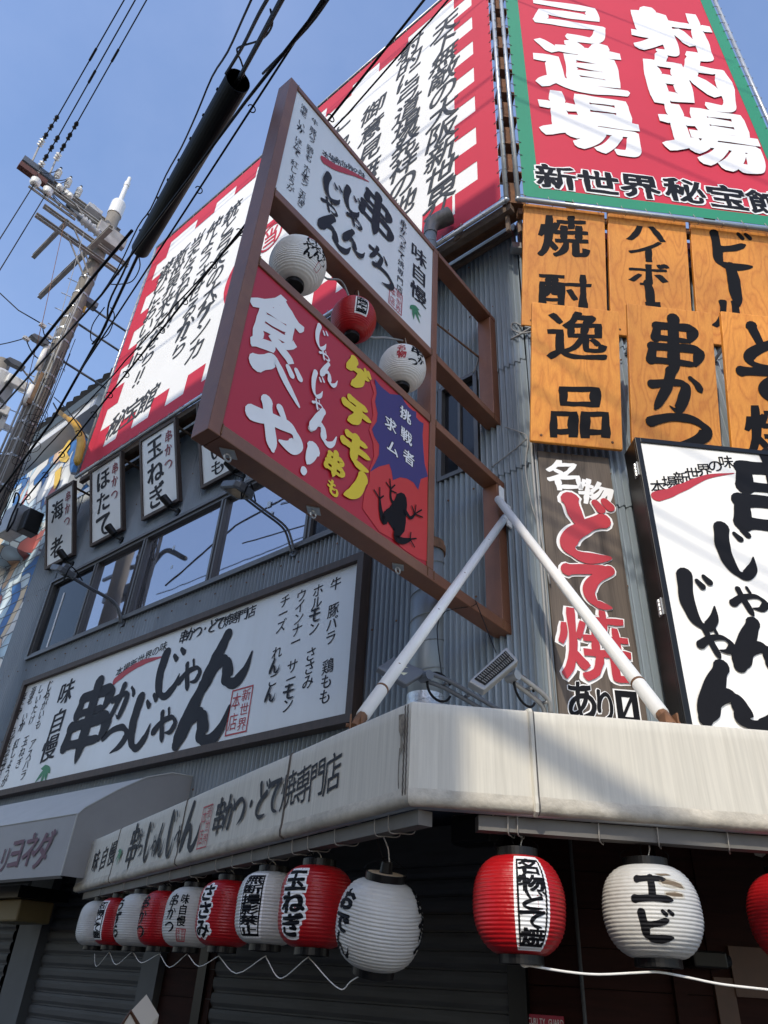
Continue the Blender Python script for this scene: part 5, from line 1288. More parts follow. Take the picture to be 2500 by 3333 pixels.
rowR('white paper lantern reading エビ with torn paper, on the right', 2121, 2967, 156, 152, False, haloed('エビ', .16, .30, False) + torn(), 4)
rowR('red paper lantern cut off by the right edge', 2603, 2990, 156, 152, True, None, 0)
# three lanterns inside the projecting sign
GS = 'small lanterns inside the projecting sign'
def rowS(label, cx, cy, hw, red, text, tf, tilt):
    a, b = SF.px(cx, cy, D * .5); p = SF.p(a, b, D * .5); r = hw * (p - CAM).dot(_fw) / FPX * .97
    ax = Vector((0, 0, 1))
    return lantern(label, p, r, r * .98, M_redpaper if red else M_lwhite, GS, text, R(tf), ribs=26, rail=Vector((p.x, p.y, 6.5)), boxy=2.2, axis=ax, ringr=.33)
def sign_logo():
    k = Ink(); s_ = .1
    for ch, x, y in (('じ', .02, .06), ('ゃ', .01, -.005), ('ん', .02, -.07), ('じ', .09, .075), ('ゃ', .085, .01), ('ん', .1, -.04)): k.char(ch, x, y, .085, .075, fat=1.1)
    for i, ch in enumerate('串かつ'): k.char(ch, .17, .07 - i * .06, .06, .06, fat=1)
    q = Ink(); q.outline(.12, .17, -.15, -.08, .004); q.stroke([(.01, .12), (.06, .125), (.12, .12)], [.008, .006, .001])
    return [dict(name='lettering', ink=k, mat=M_ink), dict(name='seal_stamp', ink=q, mat=M_inkred)]
def meibutsu():
    k = Ink(); q = Ink()
    for i, ch in enumerate('名物'): q.char(ch, -.05, .06 - i * .085, .085, .085, n=4, bold=.045)
    k.char('串', .10, .07, .14, .13, fat=1.3); k.char('か', .14, -.03, .08, .07, fat=1.2); k.char('つ', .06, -.075, .09, .06, fat=1.3)
    return [dict(name='lettering', ink=k, mat=M_ink), dict(name='red_lettering', ink=q, mat=M_inkred)]
rowS('white paper lantern with the shop lettering, highest of the three in the sign', 969, 865, 95, False, sign_logo(), 12, 0)
rowS('small red paper lantern with a white strip, hung in the projecting sign', 1151, 1041, 76, True, boxed('名物どて焼', .11, .2), 18, 0)
rowS('white paper lantern reading 名物 in red and 串かつ, lowest of the three in the sign', 1310, 1201, 79, False, meibutsu(), 10, 0)
# lamp cord along the sign, white cords below the lantern row
cd = MB(); cd.tube(spline([SF.p(a, z, D * .55) for a, z in ((.55, 6.49), (.75, 6.3), (.95, 6.44), (1.1, 6.3), (1.3, 6.12), (1.55, 6.3), (1.78, 6.46))], 5), .009, 6)
single('lamp_cord', cd, M_gcable, 'grey cord looping between the lanterns of the projecting sign', 'cord', smooth=True)
pts = [(308, 3105), (314, 3146), (352, 3103), (358, 3104), (378, 3140), (424, 3103), (436, 3104), (460, 3134), (512, 3108), (522, 3109), (552, 3149), (604, 3109), (614, 3110), (648, 3146), (708, 3114), (716, 3116), (770, 3169), (856, 3117), (868, 3120), (900, 3177), (930, 3178), (996, 3121), (1012, 3124), (1070, 3190), (1113, 3221), (1140, 3196), (1175, 3174)]
mb = MB(); w3 = [Vector(AL.p(*AL.px(x, y, -.15), -.15)) for x, y in pts]; mb.tube(spline(w3, 4), .0026, 6)
single('hanging_string', mb, M_rope, 'thin white cord zigzagging beneath the lantern row', 'cord', smooth=True)
pts = [(1700, 3138), (1740, 3146), (1850, 3164), (1950, 3172), (2080, 3166), (2150, 3165), (2240, 3182), (2350, 3204), (2520, 3224), (2700, 3250)]
mb = MB(); w3 = [AR.p(*AR.px(x, y, -.12), -.12) for x, y in pts]; mb.tube(spline(w3, 4), .0048, 6); mb.tube(spline([AR.p(*AR.px(x, y, -.12), -.12) for x, y in ((1690, 3130), (1705, 3146), (1725, 3140), (1712, 3130), (1738, 3146))], 4), .0045, 5)
single('white_rope', mb, M_rope, 'white rope strung under the front lanterns on the right', 'rope', smooth=True)
mb = MB(); mb.tube(spline([AR.p(*AR.px(x, y, -.1), -.1) for x, y in ((1672, 2655), (1640, 2662), (1608, 2660), (1612, 2648), (1645, 2652), (1680, 2660), (1740, 2690), (1820, 2702), (1900, 2686), (1960, 2672))], 5), .0035, 5)
single('white_wire', mb, M_rope, 'loose white wire looped under the awning above the red lantern', 'wire', smooth=True)
# loose wires from the sign frame and on the wall
mb = MB(); w_ = LF
def wl(c, *ps): return [LF.p(*LF.px(x, y, c), c) for x, y in ps]
mb.tube(spline(wl(.05, (1740, 1060), (1715, 1075), (1690, 1090), (1662, 1105)), 3), .012, 5); mb.tube(spline(wl(.05, (1738, 1068), (1705, 1062), (1672, 1050), (1665, 1070), (1700, 1085), (1745, 1075)), 4), .009, 5)
mb.tube(spline(wl(.05, (1590, 1098), (1575, 1120), (1560, 1150), (1553, 1185), (1540, 1215)), 4), .009, 5); mb.tube(spline(wl(.04, (1645, 1390), (1680, 1402), (1715, 1420), (1690, 1450), (1640, 1490), (1600, 1520)), 4), .007, 5)
mb.tube(spline(wl(.04, (1715, 1420), (1718, 1450), (1712, 1490), (1712, 1540), (1730, 1640), (1760, 1740), (1790, 1900)), 4), .008, 5)
single('wall_cable', mb, M_gcable, 'grey cables straggling over the corrugated corner beside the brown frame', 'cable', smooth=True)
mb = MB(); x0 = SF.p(*SF.px(1540, 1955, .0), 0)
e1 = LF.p(*LF.px(1438, 2200, 1.0), 1.0); mb.tube(spline([e1, SF.p(*SF.px(1488, 1992, 0), D - .01), SF.p(*SF.px(1540, 1972, .01), .01), SF.p(*SF.px(1548, 1955, .01), .01)], 4), .004, 4); mb.tube([SF.p(*SF.px(1548, 1955, .01), .01), LF.p(*LF.px(1615, 2125, .9), .9)], .004, 4)
single('stay_wire', mb, M_cable, 'thin black stay wire tied round the lowest brown beam holding the lamps', 'wire')

# two floodlights above the awning corner
def quadlamp(name, label, corners, c, thick, armpts, material, lensw, slats):
    q = [at(x, y, 1) for x, y in corners]
    pts3 = [LF.p(*LF.px(x, y, cc), cc) for (x, y), cc in zip(corners, c)]
    ctr = sum(pts3, Vector()) / 4; nrm = (pts3[1] - pts3[0]).cross(pts3[3] - pts3[0]).normalized()
    if nrm.dot(CAM - ctr) < 0: nrm = -nrm
    th = thing('floodlight', label, 'lamp', ctr, 'floodlights over the awning corner')
    mb = MB(); mb.hexa(pts3, -nrm * thick); part('housing', mb, material, th, bevel=.012)
    def bl2(u, v):
        return pts3[0].lerp(pts3[1], u).lerp(pts3[3].lerp(pts3[2], u), v)
    mb = MB(); mb.hexa([bl2(*uv) + nrm * .004 for uv in lensw], -nrm * .003)
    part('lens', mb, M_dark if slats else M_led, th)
    if slats:
        mb = MB()
        for i in range(16):
            for v0, v1 in ((.22, .47), (.53, .78)):
                u = .14 + .74 * i / 15; mb.tube([bl2(u, v0) + nrm * .01, bl2(u, v1) + nrm * .01], .0045, 4)
        part('grille', mb, M_lampsilver, th)
        mb = MB(); mb.hexa([bl2(*uv) - nrm * thick for uv in ((.3, .25), (.7, .25), (.7, .75), (.3, .75))], -nrm * .06); part('junction_box', mb, M_lampsilver, th, bevel=.01)
    ap = [LF.p(*LF.px(x, y, cc), cc) for x, y, cc in armpts]; sd = (ap[-1] - ap[0]).normalized().cross(Vector((0, 0, 1))).normalized() * .024
    mb = MB()
    for s_ in (1, -1): mb.tube(spline([p + sd * s_ + Vector((0, 0, .02 * s_)) for p in ap], 4), .017, 8)
    for i in (1, 2): mb.tube([ap[i] + sd, ap[i] - sd], .012, 6)
    part('arm', mb, material, th, smooth=True)
    lc = ap[0].lerp(ap[1], .7) - Vector((0, 0, .04)); mb = MB(); mb.tube(arc_pts(lc, .1, 0.4, 5.9, (ap[1] - ap[0]).normalized(), Vector((0, 0, 1)), 20), .009, 6); part('power_cable', mb, M_cable, th, smooth=True)
    mb = MB(); mb.tube([ap[0] - sd * 2, ap[0] + sd * 2], .035, 14); part('knuckle', mb, material, th)
T7 = lambda x, y: (1200 + x * .4219, 1700 + y * .4219)
quadlamp('floodlight', 'dark grey floodlight with a lit-looking pale lens behind the white strut', [T7(*p) for p in ((68, 1118), (195, 1032), (455, 1150), (290, 1252))][::1], (1.45, 1.3, 1.15, 1.3), .05,
         [(*T7(440, 1190), 1.15), (*T7(590, 1245), 1.0), (*T7(760, 1340), .75), (*T7(1000, 1480), .5)], M_lampgrey, ((.3, .3), (.72, .32), (.72, .72), (.3, .7)), False)
quadlamp('floodlight', 'silver grilled floodlight right of the dark one', [T7(*p) for p in ((765, 1225), (1065, 955), (1160, 1065), (890, 1295))], (1.2, .95, .9, 1.15), .07,
         [(*T7(1110, 1190), .85), (*T7(1240, 1285), .7), (*T7(1360, 1390), .55), (*T7(1385, 1500), .5)], M_lampsilver, ((.1, .16), (.92, .16), (.92, .84), (.1, .84)), True)

# ================================================================== UTILITY POLE
PX, PY, PK = -4.77, 7.54, 1.43            # worked out on an 8.9 m circle, standing on a 12.8 m one
def KP(v): return CAM + (Vector(v) - CAM) * PK
up_ = thing('utility_pole', 'grey concrete utility pole crowded with crossarms, insulators and coils', 'pole', (PX * PK, PY * PK, 0)); FAR[up_] = 1
def pr_(z): return .142 - .0032 * z
def ring(z, r, w=.016): return [(r, z - w), (r + .008, z - w), (r + .008, z + w), (r, z + w)]
mb = MB(); mb.tube([(PX, PY, z) for z in (.48, 3, 6, 9, 11, 12.2)], [pr_(z) for z in (.48, 3, 6, 9, 11, 12.2)], 28); part('shaft', mb, M_conc, up_, smooth=True)
mb = MB(); mb.lathe([(.115, 12.1), (.117, 12.12), (.117, 12.4), (.105, 12.44), (.042, 12.45), (.04, 12.92), (.048, 12.93), (.048, 13.02), (.034, 13.05), (.03, 13.17), (0, 13.18)], 24, (PX, PY, 0)); part('top_mast', mb, M_porc, up_, smooth=False)
for z in (6.55, 7.0, 7.25, 7.55, 7.85, 8.2, 8.42, 8.75, 9.1, 9.32, 9.55, 9.78, 10.1, 10.45):
    mb = MB(); mb.lathe(ring(z, pr_(z)), 24, (PX, PY, 0)); mb.tube([(PX + .03, PY - pr_(z), z), (PX + .05, PY - pr_(z) - .04, z)], .012, 6); part('steel_band', mb, M_galv, up_)
PF = Frame((PX, PY, 0), (math.sin(R(44.5)), math.cos(R(44.5)), 0))     # across the street
PB = Frame((PX, PY, 0), (-math.sin(R(-48.25)), -math.cos(R(-48.25)), 0))   # along the street
M_arm = mat('crossarm_steel', (0.38, 0.365, 0.335), .55, .1, .25, 5, dirt=.5, dirtcol=(.2, .15, .1))
def arm(F, a0, a1, z, c, w=.06, nm='crossarm', m_=None):
    mb = MB(); t = w * .18          # a steel channel: web and two flanges
    mb.box(F, a0, a1, z - w / 2, z + w / 2, c, c + t); mb.box(F, a0, a1, z - w / 2, z - w / 2 + t, c + t, c + w * .8); mb.box(F, a0, a1, z + w / 2 - t, z + w / 2, c + t, c + w * .8)
    part(nm, mb, m_ or M_arm, up_)
arm(PF, -1.47, .3, 11.6, .06, .075); arm(PF, -1.45, .2, 11.98, -.14, .075); arm(PF, -.98, .44, 11.12, .12, .065); arm(PF, -1.02, .36, 10.86, .12, .07)
arm(PB, -1.44, .72, 10.97, .14, .085)
b0_, b1_ = PB.px(430 * .27125, 500 + 1240 * .27125, .6), PB.px(830 * .27125, 500 + 840 * .27125, .6); arm(PB, b0_[0], b1_[0], (b0_[1] + b1_[1]) / 2, .6, .075)
for z in (11.17, 11.09): arm(PF, -1.28, -.55, z, .3, .03, 'insulator_rail')
for a in (-1.2, -1.0, -.8):
    mb = MB(); mb.tube([PF.p(a, 11.17, .32), PF.p(a, 11.09, .32)], .012, 5); part('rail_tie', mb, M_arm, up_)
mb = MB(); mb.box(PF, -1.5, -1.08, 11.55, 11.65, .05, .15); part('arm_sleeve', mb, mat('rusty_red', (.11, .04, .028), .7, 0, .3, 9), up_)
mb = MB(); mb.box(PF, -1.48, -.98, 11.93, 12.04, -.16, -.05); part('arm_sleeve', mb, M_lampgrey, up_)
for a, b in (((-.55, 10.9, .16), (-.1, 10.42, .1)), ((-.5, 11.1, .16), (-.1, 10.72, .1)), ((-.62, 11.6, .14), (-.1, 11.3, .1)), ((-.35, 10.86, .16), (-.06, 10.5, .12))):
    mb = MB(); mb.tube([PF.p(*a), PF.p(*b)], .014, 6); part('brace', mb, M_arm, up_)
def insul(A, ax, s=1.0, nm='insulator', sheds=5):
    pr = [(0, 0), (.03 * s, 0), (.03 * s, .03 * s)]
    for i in range(sheds): z = .04 * s + i * .045 * s; pr += [(.035 * s, z), (.062 * s, z + .01 * s), (.058 * s, z + .025 * s), (.035 * s, z + .03 * s)]
    z = .04 * s + sheds * .045 * s; pr += [(.03 * s, z), (.028 * s, z + .05 * s), (0, z + .05 * s)]
    mb = MB(); mb.lathe(pr, 16, A, ax); part(nm, mb, M_porc, up_, smooth=False); return A + Vector(ax).normalized() * (z + .05 * s)
tips = []
for a, z in ((-.97, 12.1), (-.79, 12.07), (-.6, 12.04)):
    q = PF.p(a, z, -.1); t = insul(q, (0, 0, 1), .78); tips.append(t)
    mb = MB(); mb.lathe([(0, -.01), (.022, 0), (.02, .035), (0, .04)], 12, t); part('terminal', mb, M_blackplast, up_)
    mb = MB(); mb.tube([q, PF.p(a - .06, z - .1, -.12)], .016, 6); part('insulator_pin', mb, M_arm, up_)
def ball(a, z, c, s=1.0):
    mb = MB(); mb.lathe([(0, -.05 * s), (.035 * s, -.05 * s), (.055 * s, -.02 * s), (.035 * s, 0), (.055 * s, .03 * s), (.03 * s, .06 * s), (0, .065 * s)], 16, PF.p(a, z, c)); part('insulator', mb, M_porc, up_, smooth=True)
for q in ((-1.23, 11.24, .32, 1.35), (-1.04, 11.23, .32, 1.35), (-.86, 11.95, -.1), (-.74, 11.95, -.1), (-.9, 11.72, .12, .8), (-.72, 11.7, .12, .8)): ball(*q)
# three fused switches in a bunch
for i in range(3):
    s0 = PF.p(-.56 + .055 * i, 11.62 - .13 * i, -.02 + .09 * i); d = (PF.u * .42 - Vector((0, 0, .06)))
    mb = MB(); mb.tube([s0, s0 + d * .5, s0 + d], [.058, .05, .055], 14); part('switch_body', mb, M_switch, up_)
    for q in (.1, .24, .38, .62):
        mb = MB(); mb.tube([s0 + d * q, s0 + d * (q + .06)], .074, 14); part('switch_shed', mb, M_switch, up_)
    mb = MB(); mb.lathe([(.02, -.14), (.03, -.09), (.05, 0), (.04, .02), (0, .02)], 12, s0, d); part('switch_cap', mb, M_lampgrey, up_)
mb = MB(); mb.box(PF, -.42, -.18, 11.88, 11.97, -.12, .04); mb.box(PF, -.36, -.3, 11.97, 12.03, -.1, 0); part('switch_gear', mb, M_switch, up_, bevel=.008)
mb = MB(); mb.box(PF, -.2, .28, 11.36, 11.6, .1, .2); mb.box(PF, -.1, .2, 11.2, 11.36, .1, .24); part('switch_gear', mb, M_arm, up_, bevel=.008)
mb = MB(); mb.tube([PF.p(-.87, 11.62, .1), PF.p(-.72, 11.98, -.2)], .034, 12); part('arrester', mb, M_blackplast, up_)
rnd = random.Random(3)
# lower hardware
for dx, z0, z1 in ((-.06, 6.3, 8.9), (-.11, 6.6, 8.2), (.09, 7.0, 10.4)):
    mb = MB(); mb.tube([(PX + dx, PY - pr_(z0) - .02, z0), (PX + dx * .95, PY - pr_(z1) - .02, z1)], .014, 8); part('conduit', mb, M_gcable, up_, smooth=True)
for a0_, z0, z1 in ((-.185, 8.38, 8.85), (-.155, 7.76, 8.1)):
    mb = MB(); mb.tube([PF.p(a0_, z0, .12), PF.p(a0_, z1, .12)], .034, 14); part('fuse_tube', mb, M_porc, up_, smooth=True)
mb = MB(); mb.box(PF, -.125, -.085, 7.8, 8.36, .12, .15); mb.box(PF, -.15, -.11, 7.78, 7.86, .1, .17); part('rusty_strap', mb, mat('tan_strap', (.2, .12, .06), .7, 0, .3, 6), up_)
mb = MB(); mb.tube([PF.p(.1, 9.78, .08), PF.p(.1, 9.9, .08)], .017, 8); part('yellow_mark', mb, M_yellow, up_)
for a, z in ((-.3, 8.83), (-.45, 8.26)):
    h_ = PF.p(a, z, .12); F = Frame(h_, PF.u, Vector((0, 0, 1)) + PF.w * .2); mb = MB()
    mb.prism(F, [(-.13, -.01), (-.1, .035), (.04, .05), (.12, .025), (.12, -.02), (-.06, -.035)], -.06, .06); part('street_lamp', mb, M_lampgrey, up_, bevel=.008)
    mb = MB(); mb.tube([h_ + PF.u * .1, PF.p(-.05, z - .12, .05)], .012, 6); part('lamp_arm', mb, M_arm, up_)
mb = MB(); mb.box(PF, .06, .26, 10.02, 10.12, -.05, .08); part('closure_box', mb, M_lampgrey, up_, bevel=.015)
for z, l in ((9.62, 1.3), (8.85, .9), (10.05, 1.3)):
    mb = MB(); mb.tube([PF.p(.08, z, -.02), PF.p(l, z - .03, -.02)], .018, 8); part('stay_pipe', mb, M_lampgrey, up_, smooth=True)
for i in range(13):
    z = 6.4 + i * .33; mb = MB(); mb.tube([(PX - .1, PY - .04, z), (PX - .24, PY - .1, z + .02)], .008, 5); part('step_bolt', mb, M_galv, up_)
for a, z in ((-.33, 9.14), (-.45, 8.78), (-.2, 9.02)):
    mb = MB(); mb.tube(arc_pts(PF.p(a, z, .08), .035, 0, 5.5, PF.u, (0, 0, 1), 10), .009, 5); mb.box(PF, a - .04, a + .05, z - .02, z + .02, .05, .1); part('wire_clamp', mb, M_switch, up_)
    mb = MB(); mb.tube(sag(PF.p(a, z, .08), (PX - .05, PY - .1, z - .15), .08, 8), .008, 5); part('clamp_wire', mb, M_cable, up_, smooth=True)
mb = MB()
for i in range(16):
    z = 5.9 + rnd.random() * 2.6; c0 = Vector((PX + .2 + rnd.uniform(-.05, .1), PY - .16 + rnd.uniform(-.05, .05), z)); rr_ = rnd.uniform(.05, .13)
    mb.tube(arc_pts(c0, rr_, 0, 2 * math.pi * rnd.uniform(.6, 1.3), (rnd.uniform(.6, 1), rnd.uniform(-.4, .4), rnd.uniform(-.3, .3)), (rnd.uniform(-.2, .2), .2, 1), 16), .0038, 5)
for i in range(6):
    x = PX + .15 + .022 * i; mb.tube(spline([Vector((x + rnd.uniform(-.02, .03), PY - .14 + rnd.uniform(-.02, .02), z)) for z in (4.8, 5.8, 6.6, 7.3, 8.1, 8.5 + rnd.random())], 4), .005, 5)
part('cable_coil', mb, M_cable, up_, smooth=True)
mb = MB()
for i in range(3):
    x = PX + .07 - .05 * i; mb.tube(spline([Vector((x + rnd.uniform(-.03, .03), PY - .15, z)) for z in (4.6, 5.6, 6.8, 8.2, 9.9 - .3 * i)], 4), .007, 5)
part('grey_drop', mb, M_gcable, up_, smooth=True)
mb = MB()
J = [(tips[0], PF.p(-1.3, 11.7, .14)), (tips[1], PF.p(-1.05, 11.7, .12)), (tips[2], PF.p(-.75, 11.75, -.1)), (tips[1], PF.p(-1.15, 12.1, -.2)), (PF.p(-1.2, 11.9, .0), PF.p(-.62, 11.6, -.02)), (PF.p(-1.05, 11.6, .1), PF.p(-.56, 11.5, .08)), (PF.p(-.95, 11.5, .1), PF.p(-.5, 11.38, .16)), (PF.p(-1.25, 11.85, .1), PF.p(-1.2, 11.2, .3))]
for a, b in J: mb.tube(sag(a, b, .12, 12), .0065, 5)
part('jumper_wire', mb, M_cable, up_, smooth=True)

# ------------------------------------------------------------------ overhead lines
for i, (sx, sy, mx, my, ex, ey) in enumerate(((128, 475, 190, 374, 404, 0), (128, 548, 192, 440, 440, 0), (182, 520, 254, 394, 477, 0))):
    a, b = PF.px(sx, sy, -.1); p = PF.p(a, b, -.1)
    rm = ray(mx, my); re_ = ray(ex, ey)
    mid = CAM + rm * ((p.z + .25 - CAM.z) / rm.z); q = CAM + re_ * ((p.z + .5 - CAM.z) / re_.z); far = q + (q - mid).normalized() * 8
    th = thing('power_line', ('outermost black high voltage line on the left, with two splice covers', 'middle high voltage line between the two others leaving the pole top', 'innermost high voltage line, nearest the sleeved cable')[i], 'power line', KP(p)); FAR[th] = 1
    mb = MB(); mb.tube([p, mid, q, far], .009, 6); part('conductor', mb, M_cable, th)
    d = (mid - p).normalized(); ln = (mid - p).length
    lk = PF.p(a + .02, 12.0 if i != 1 else 11.62, -.1 if i != 1 else .08); mb = MB(); mb.tube([p, lk], .014, 6); part('link', mb, M_arm, th)
    mb = MB()
    for k_ in range(3): s_ = p + d * (.045 * k_); mb.lathe([(.02, 0), (.045, .005), (.048, .02), (.03, .028), (.02, .04)], 14, s_, d)
    part('strain_insulator', mb, M_porc, th)
    for o_ in (.22, .5, .78):
        l_ = ln * .2; mb = MB(); mb.lathe([(0, 0), (.022, .02), (.036, l_ * .25), (.02, l_ * .45), (.036, l_ * .7), (.02, l_), (0, l_)], 10, p + d * ln * o_, d); part('clamp_cover', mb, M_blackplast, th)
    mb = MB(); s_ = mid.lerp(q, (.5, .42, .52)[i]); d2 = (q - mid).normalized(); mb.tube([s_, s_ + d2 * .22], .017, 6); part('splice', mb, M_cable, th)
def wire(label, pts, r=.012, m=None, name='overhead_wire', s=0, group=None, cat='wire'):
    mb = MB(); mb.tube(pts, r, 6); return single(name, mb, m or M_cable, label, cat, group, smooth=True)
# thin lines to the lower left
wire('upper thin wire sloping down left from the white insulators', sag(KP(PF.p(-1.23, 11.24, .32)), CAM + ray(-60, 870) * 16, .1), .011)
wire('lower thin wire sloping down left from the white insulators', sag(KP(PF.p(-1.04, 11.23, .32)), CAM + ray(-60, 975) * 16, .1), .011)
wire('thin wire falling right across the open sky at the left edge', [CAM + ray(-80, 880) * 18, CAM + ray(60, 1010) * 17, KP(PF.p(-.33, 9.14, .1))], .012)
wire('thin wire running level from the left edge to the pole clamps', sag(CAM + ray(-60, 1128) * 18, KP(PF.p(-.45, 8.78, .1)), .05), .011)
wire('thin brown guy wire slanting down left of the pole', [KP(PF.p(-.66, 11.1, .2)), CAM + ray(140, 1040) * 15, CAM + ray(70, 1320) * 14], .006, M_rust)
wire('thin pale guy wire slanting down beside the pole', [KP(PF.p(-.35, 11.1, .2)), CAM + ray(205, 1000) * 15, CAM + ray(160, 1250) * 14], .006, M_gcable)

# the sleeved telephone cable
ps0, ps1 = at(775, 262, 7.59), at(458, 812, 10.23)
dv = (ps1 - ps0).normalized()
sc_ = thing('sleeved_cable', 'black telephone cable with a fat black protective sleeve crossing the sky', 'cable', ps0)
mb = MB(); n = 26; rS = .112
def sl_cross(t):
    c = ps0.lerp(ps1, t); x = dv.cross(Vector((0, 0, 1))).normalized(); y = x.cross(dv); return c, x, y
vs = []; K = 26
for t in (0, 1):
    c0, x, y = sl_cross(t)
    for rr_ in (rS, rS - .006):
        for i in range(K): a = 2 * math.pi * i / K; vs.append(c0 + x * (rr_ * math.cos(a)) + y * (rr_ * math.sin(a)))
fs_ = []
for i in range(K):
    j = (i + 1) % K
    fs_ += [(i, j, 2 * K + j, 2 * K + i), (K + i, 3 * K + i, 3 * K + j, K + j), (i, K + i, K + j, j), (2 * K + i, 2 * K + j, 3 * K + j, 3 * K + i)]
mb.add(vs, fs_); part('sleeve', mb, M_sleeve, sc_, smooth=False)
mb = MB()
for i in range(8):
    c0, x, y = sl_cross((i + .6) / 8.6); mb.tube([c0 - x * rS * 1.0 - dv * .012, c0 - x * rS * 1.0 + dv * .012], .011, 8)
part('drain_slot', mb, M_dark, sc_)
mb = MB(); far0 = at(905, 20, 5.94); mb.tube([ps0 - (ps0 - far0) * -1 * 0 + (far0 - ps0) * 2.2, far0, ps0, ps1, at(330, 1085, 11.65), at(170, 1370, 12.66), at(-30, 1640, 13.65)], .019, 8); part('cable', mb, M_cable, sc_, smooth=True)
mb = MB(); mb.tube(spline([at(826, -20, 6.10), at(790, 60, 6.43), at(740, 170, 7.09), at(690, 250, 7.75), at(640, 370, 8.25), at(590, 480, 8.91), at(540, 570, 9.57), at(490, 680, 10.06), at(448, 740, 10.39), at(380, 880, 11.01), at(300, 1000, 11.82)], 3), .009, 5)
mb.tube(spline([at(880, -20, 5.94), at(840, 50, 6.27), at(790, 150, 6.93), at(745, 225, 7.42), at(735, 240, 7.51)], 4), .014, 5)
mb.tube(spline([at(775, 262, 7.51), at(795, 245, 7.42), at(785, 200, 7.26), at(772, 170, 7.09), at(780, 152, 6.93), at(850, 128, 6.60), at(885, 85, 6.27), at(880, 30, 6.10)], 5), .008, 5)
mb.tube(spline([at(452, 790, 10.23), at(440, 800, 10.31), at(400, 890, 10.91), at(355, 985, 11.39), at(345, 1060, 11.82), at(300, 1120, 12.13)], 4), .014, 5)
mb.tube(spline([at(450, 825, 10.23), at(455, 870, 10.39), at(430, 915, 10.71), at(390, 925, 10.91), at(360, 925, 11.11)], 5), .008, 5)
mb.tube(spline([at(340, 1000, 11.48), at(300, 1060, 11.65), at(300, 1110, 11.82), at(350, 1090, 11.65), at(372, 1030, 11.39), at(360, 1000, 11.30)], 5), .008, 5)
part('drop_wire', mb, M_cable, sc_, smooth=True)
def ringed(label, p0, p1, r, rings, extra=None, ring_r=.04):
    th = thing('overhead_cable', label, 'cable', p0); mb = MB(); mb.tube(sag(p0, p1, .03, 20), r, 8); mb.tube([q + Vector((.01, 0, r * 2.1)) for q in sag(p0, p1, .02, 20)], r * .55, 6); part('conductor', mb, M_cable, th, smooth=True)
    for t in rings:
        c0 = p0.lerp(p1, t) - Vector((0, 0, .11 * t * (1 - t))); d = (p1 - p0).normalized(); x = d.cross(Vector((0, 0, 1))).normalized()
        mb = MB(); mb.tube(arc_pts(c0 - Vector((0, 0, ring_r * .4)), ring_r, 0, 5.2, x, (x.cross(d) + d * .35).normalized(), 12), .0065, 5); part('hanger_ring', mb, M_cable, th, smooth=True)
    return th
cA0, cA1 = at(55, 1655, 11.5), at(690, 900, 7.6)
cA2 = cA1 + (cA1 - cA0).normalized() * 7.5
zl = 8.6
q0 = at(66, 1645, 12.0); q1 = at(1400, -25, 7.9)
ringed('black cable with hanger rings crossing in front of the white banner', q0, q1, .012, [.03, .1, .16, .22, .27, .32, .37, .41, .47, .53, .6, .66, .84])
ringed('upper double cable running from the top edge down behind the sleeve', at(250, 1225, 12.0), at(1060, -20, 8.0), .011, [.62, .8])
wire('thin twisted wire parallel to the ringed cable across the banner', sag(at(85, 1530, 12), at(1475, -20, 8.2), .06, 30, .006), .009)
wire('thin wire crossing above the sleeved cable at the top', spline([at(855, 240, 8.0), at(1000, 90, 7.3), at(1080, -20, 6.9)], 4), .012)
wire('black line passing behind the sleeve toward the pole', [at(1060, 0, 6.2), at(800, 330, 7.4), at(600, 600, 8.6), at(330, 960, 10.2), at(0, 1330, 13)], .014)
wire('thick black cable in front of the pole at the far left', [at(430, 750, 8.2), at(300, 905, 8.8), at(120, 1130, 9.6), at(-40, 1330, 10.4)], .016)

# bundle at the very left: transformer on a farther pole
tp_ = at(4, 1262, 17)
PF = Frame((PX, PY, 0), PF.u)
tr = thing('transformer', 'grey pole transformer with white boxes at the left edge', 'transformer', (tp_.x - .1, tp_.y, 0))
px_, py_ = tp_.x - .12, tp_.y
mb = MB(); mb.tube([(px_ - .3, py_ + .3, 0), (px_ - .3, py_ + .3, tp_.z + 1)], .16, 16); part('post', mb, M_conc, tr, smooth=True)
mb = MB(); z = tp_.z; mb.lathe([(0, z - .35), (.3, z - .35), (.32, z), (.32, z + .25), (.2, z + .38), (0, z + .4)], 24, (px_, py_, 0)); part('tank', mb, M_switch, tr, smooth=False)
mb = MB(); F = Frame((px_, py_, 0), PF.u)
mb.box(F, -.2, .38, z - .62, z - .4, -.2, .2); mb.box(F, .05, .45, z - .02, z + .2, .28, .42); part('terminal_box', mb, M_porc, tr, bevel=.02)
mb = MB(); mb.box(F, -.4, .75, z - .8, z - .7, -.05, .05); mb.box(F, .3, .4, z - .95, z - .55, -.05, .15); part('bracket', mb, M_galv, tr)

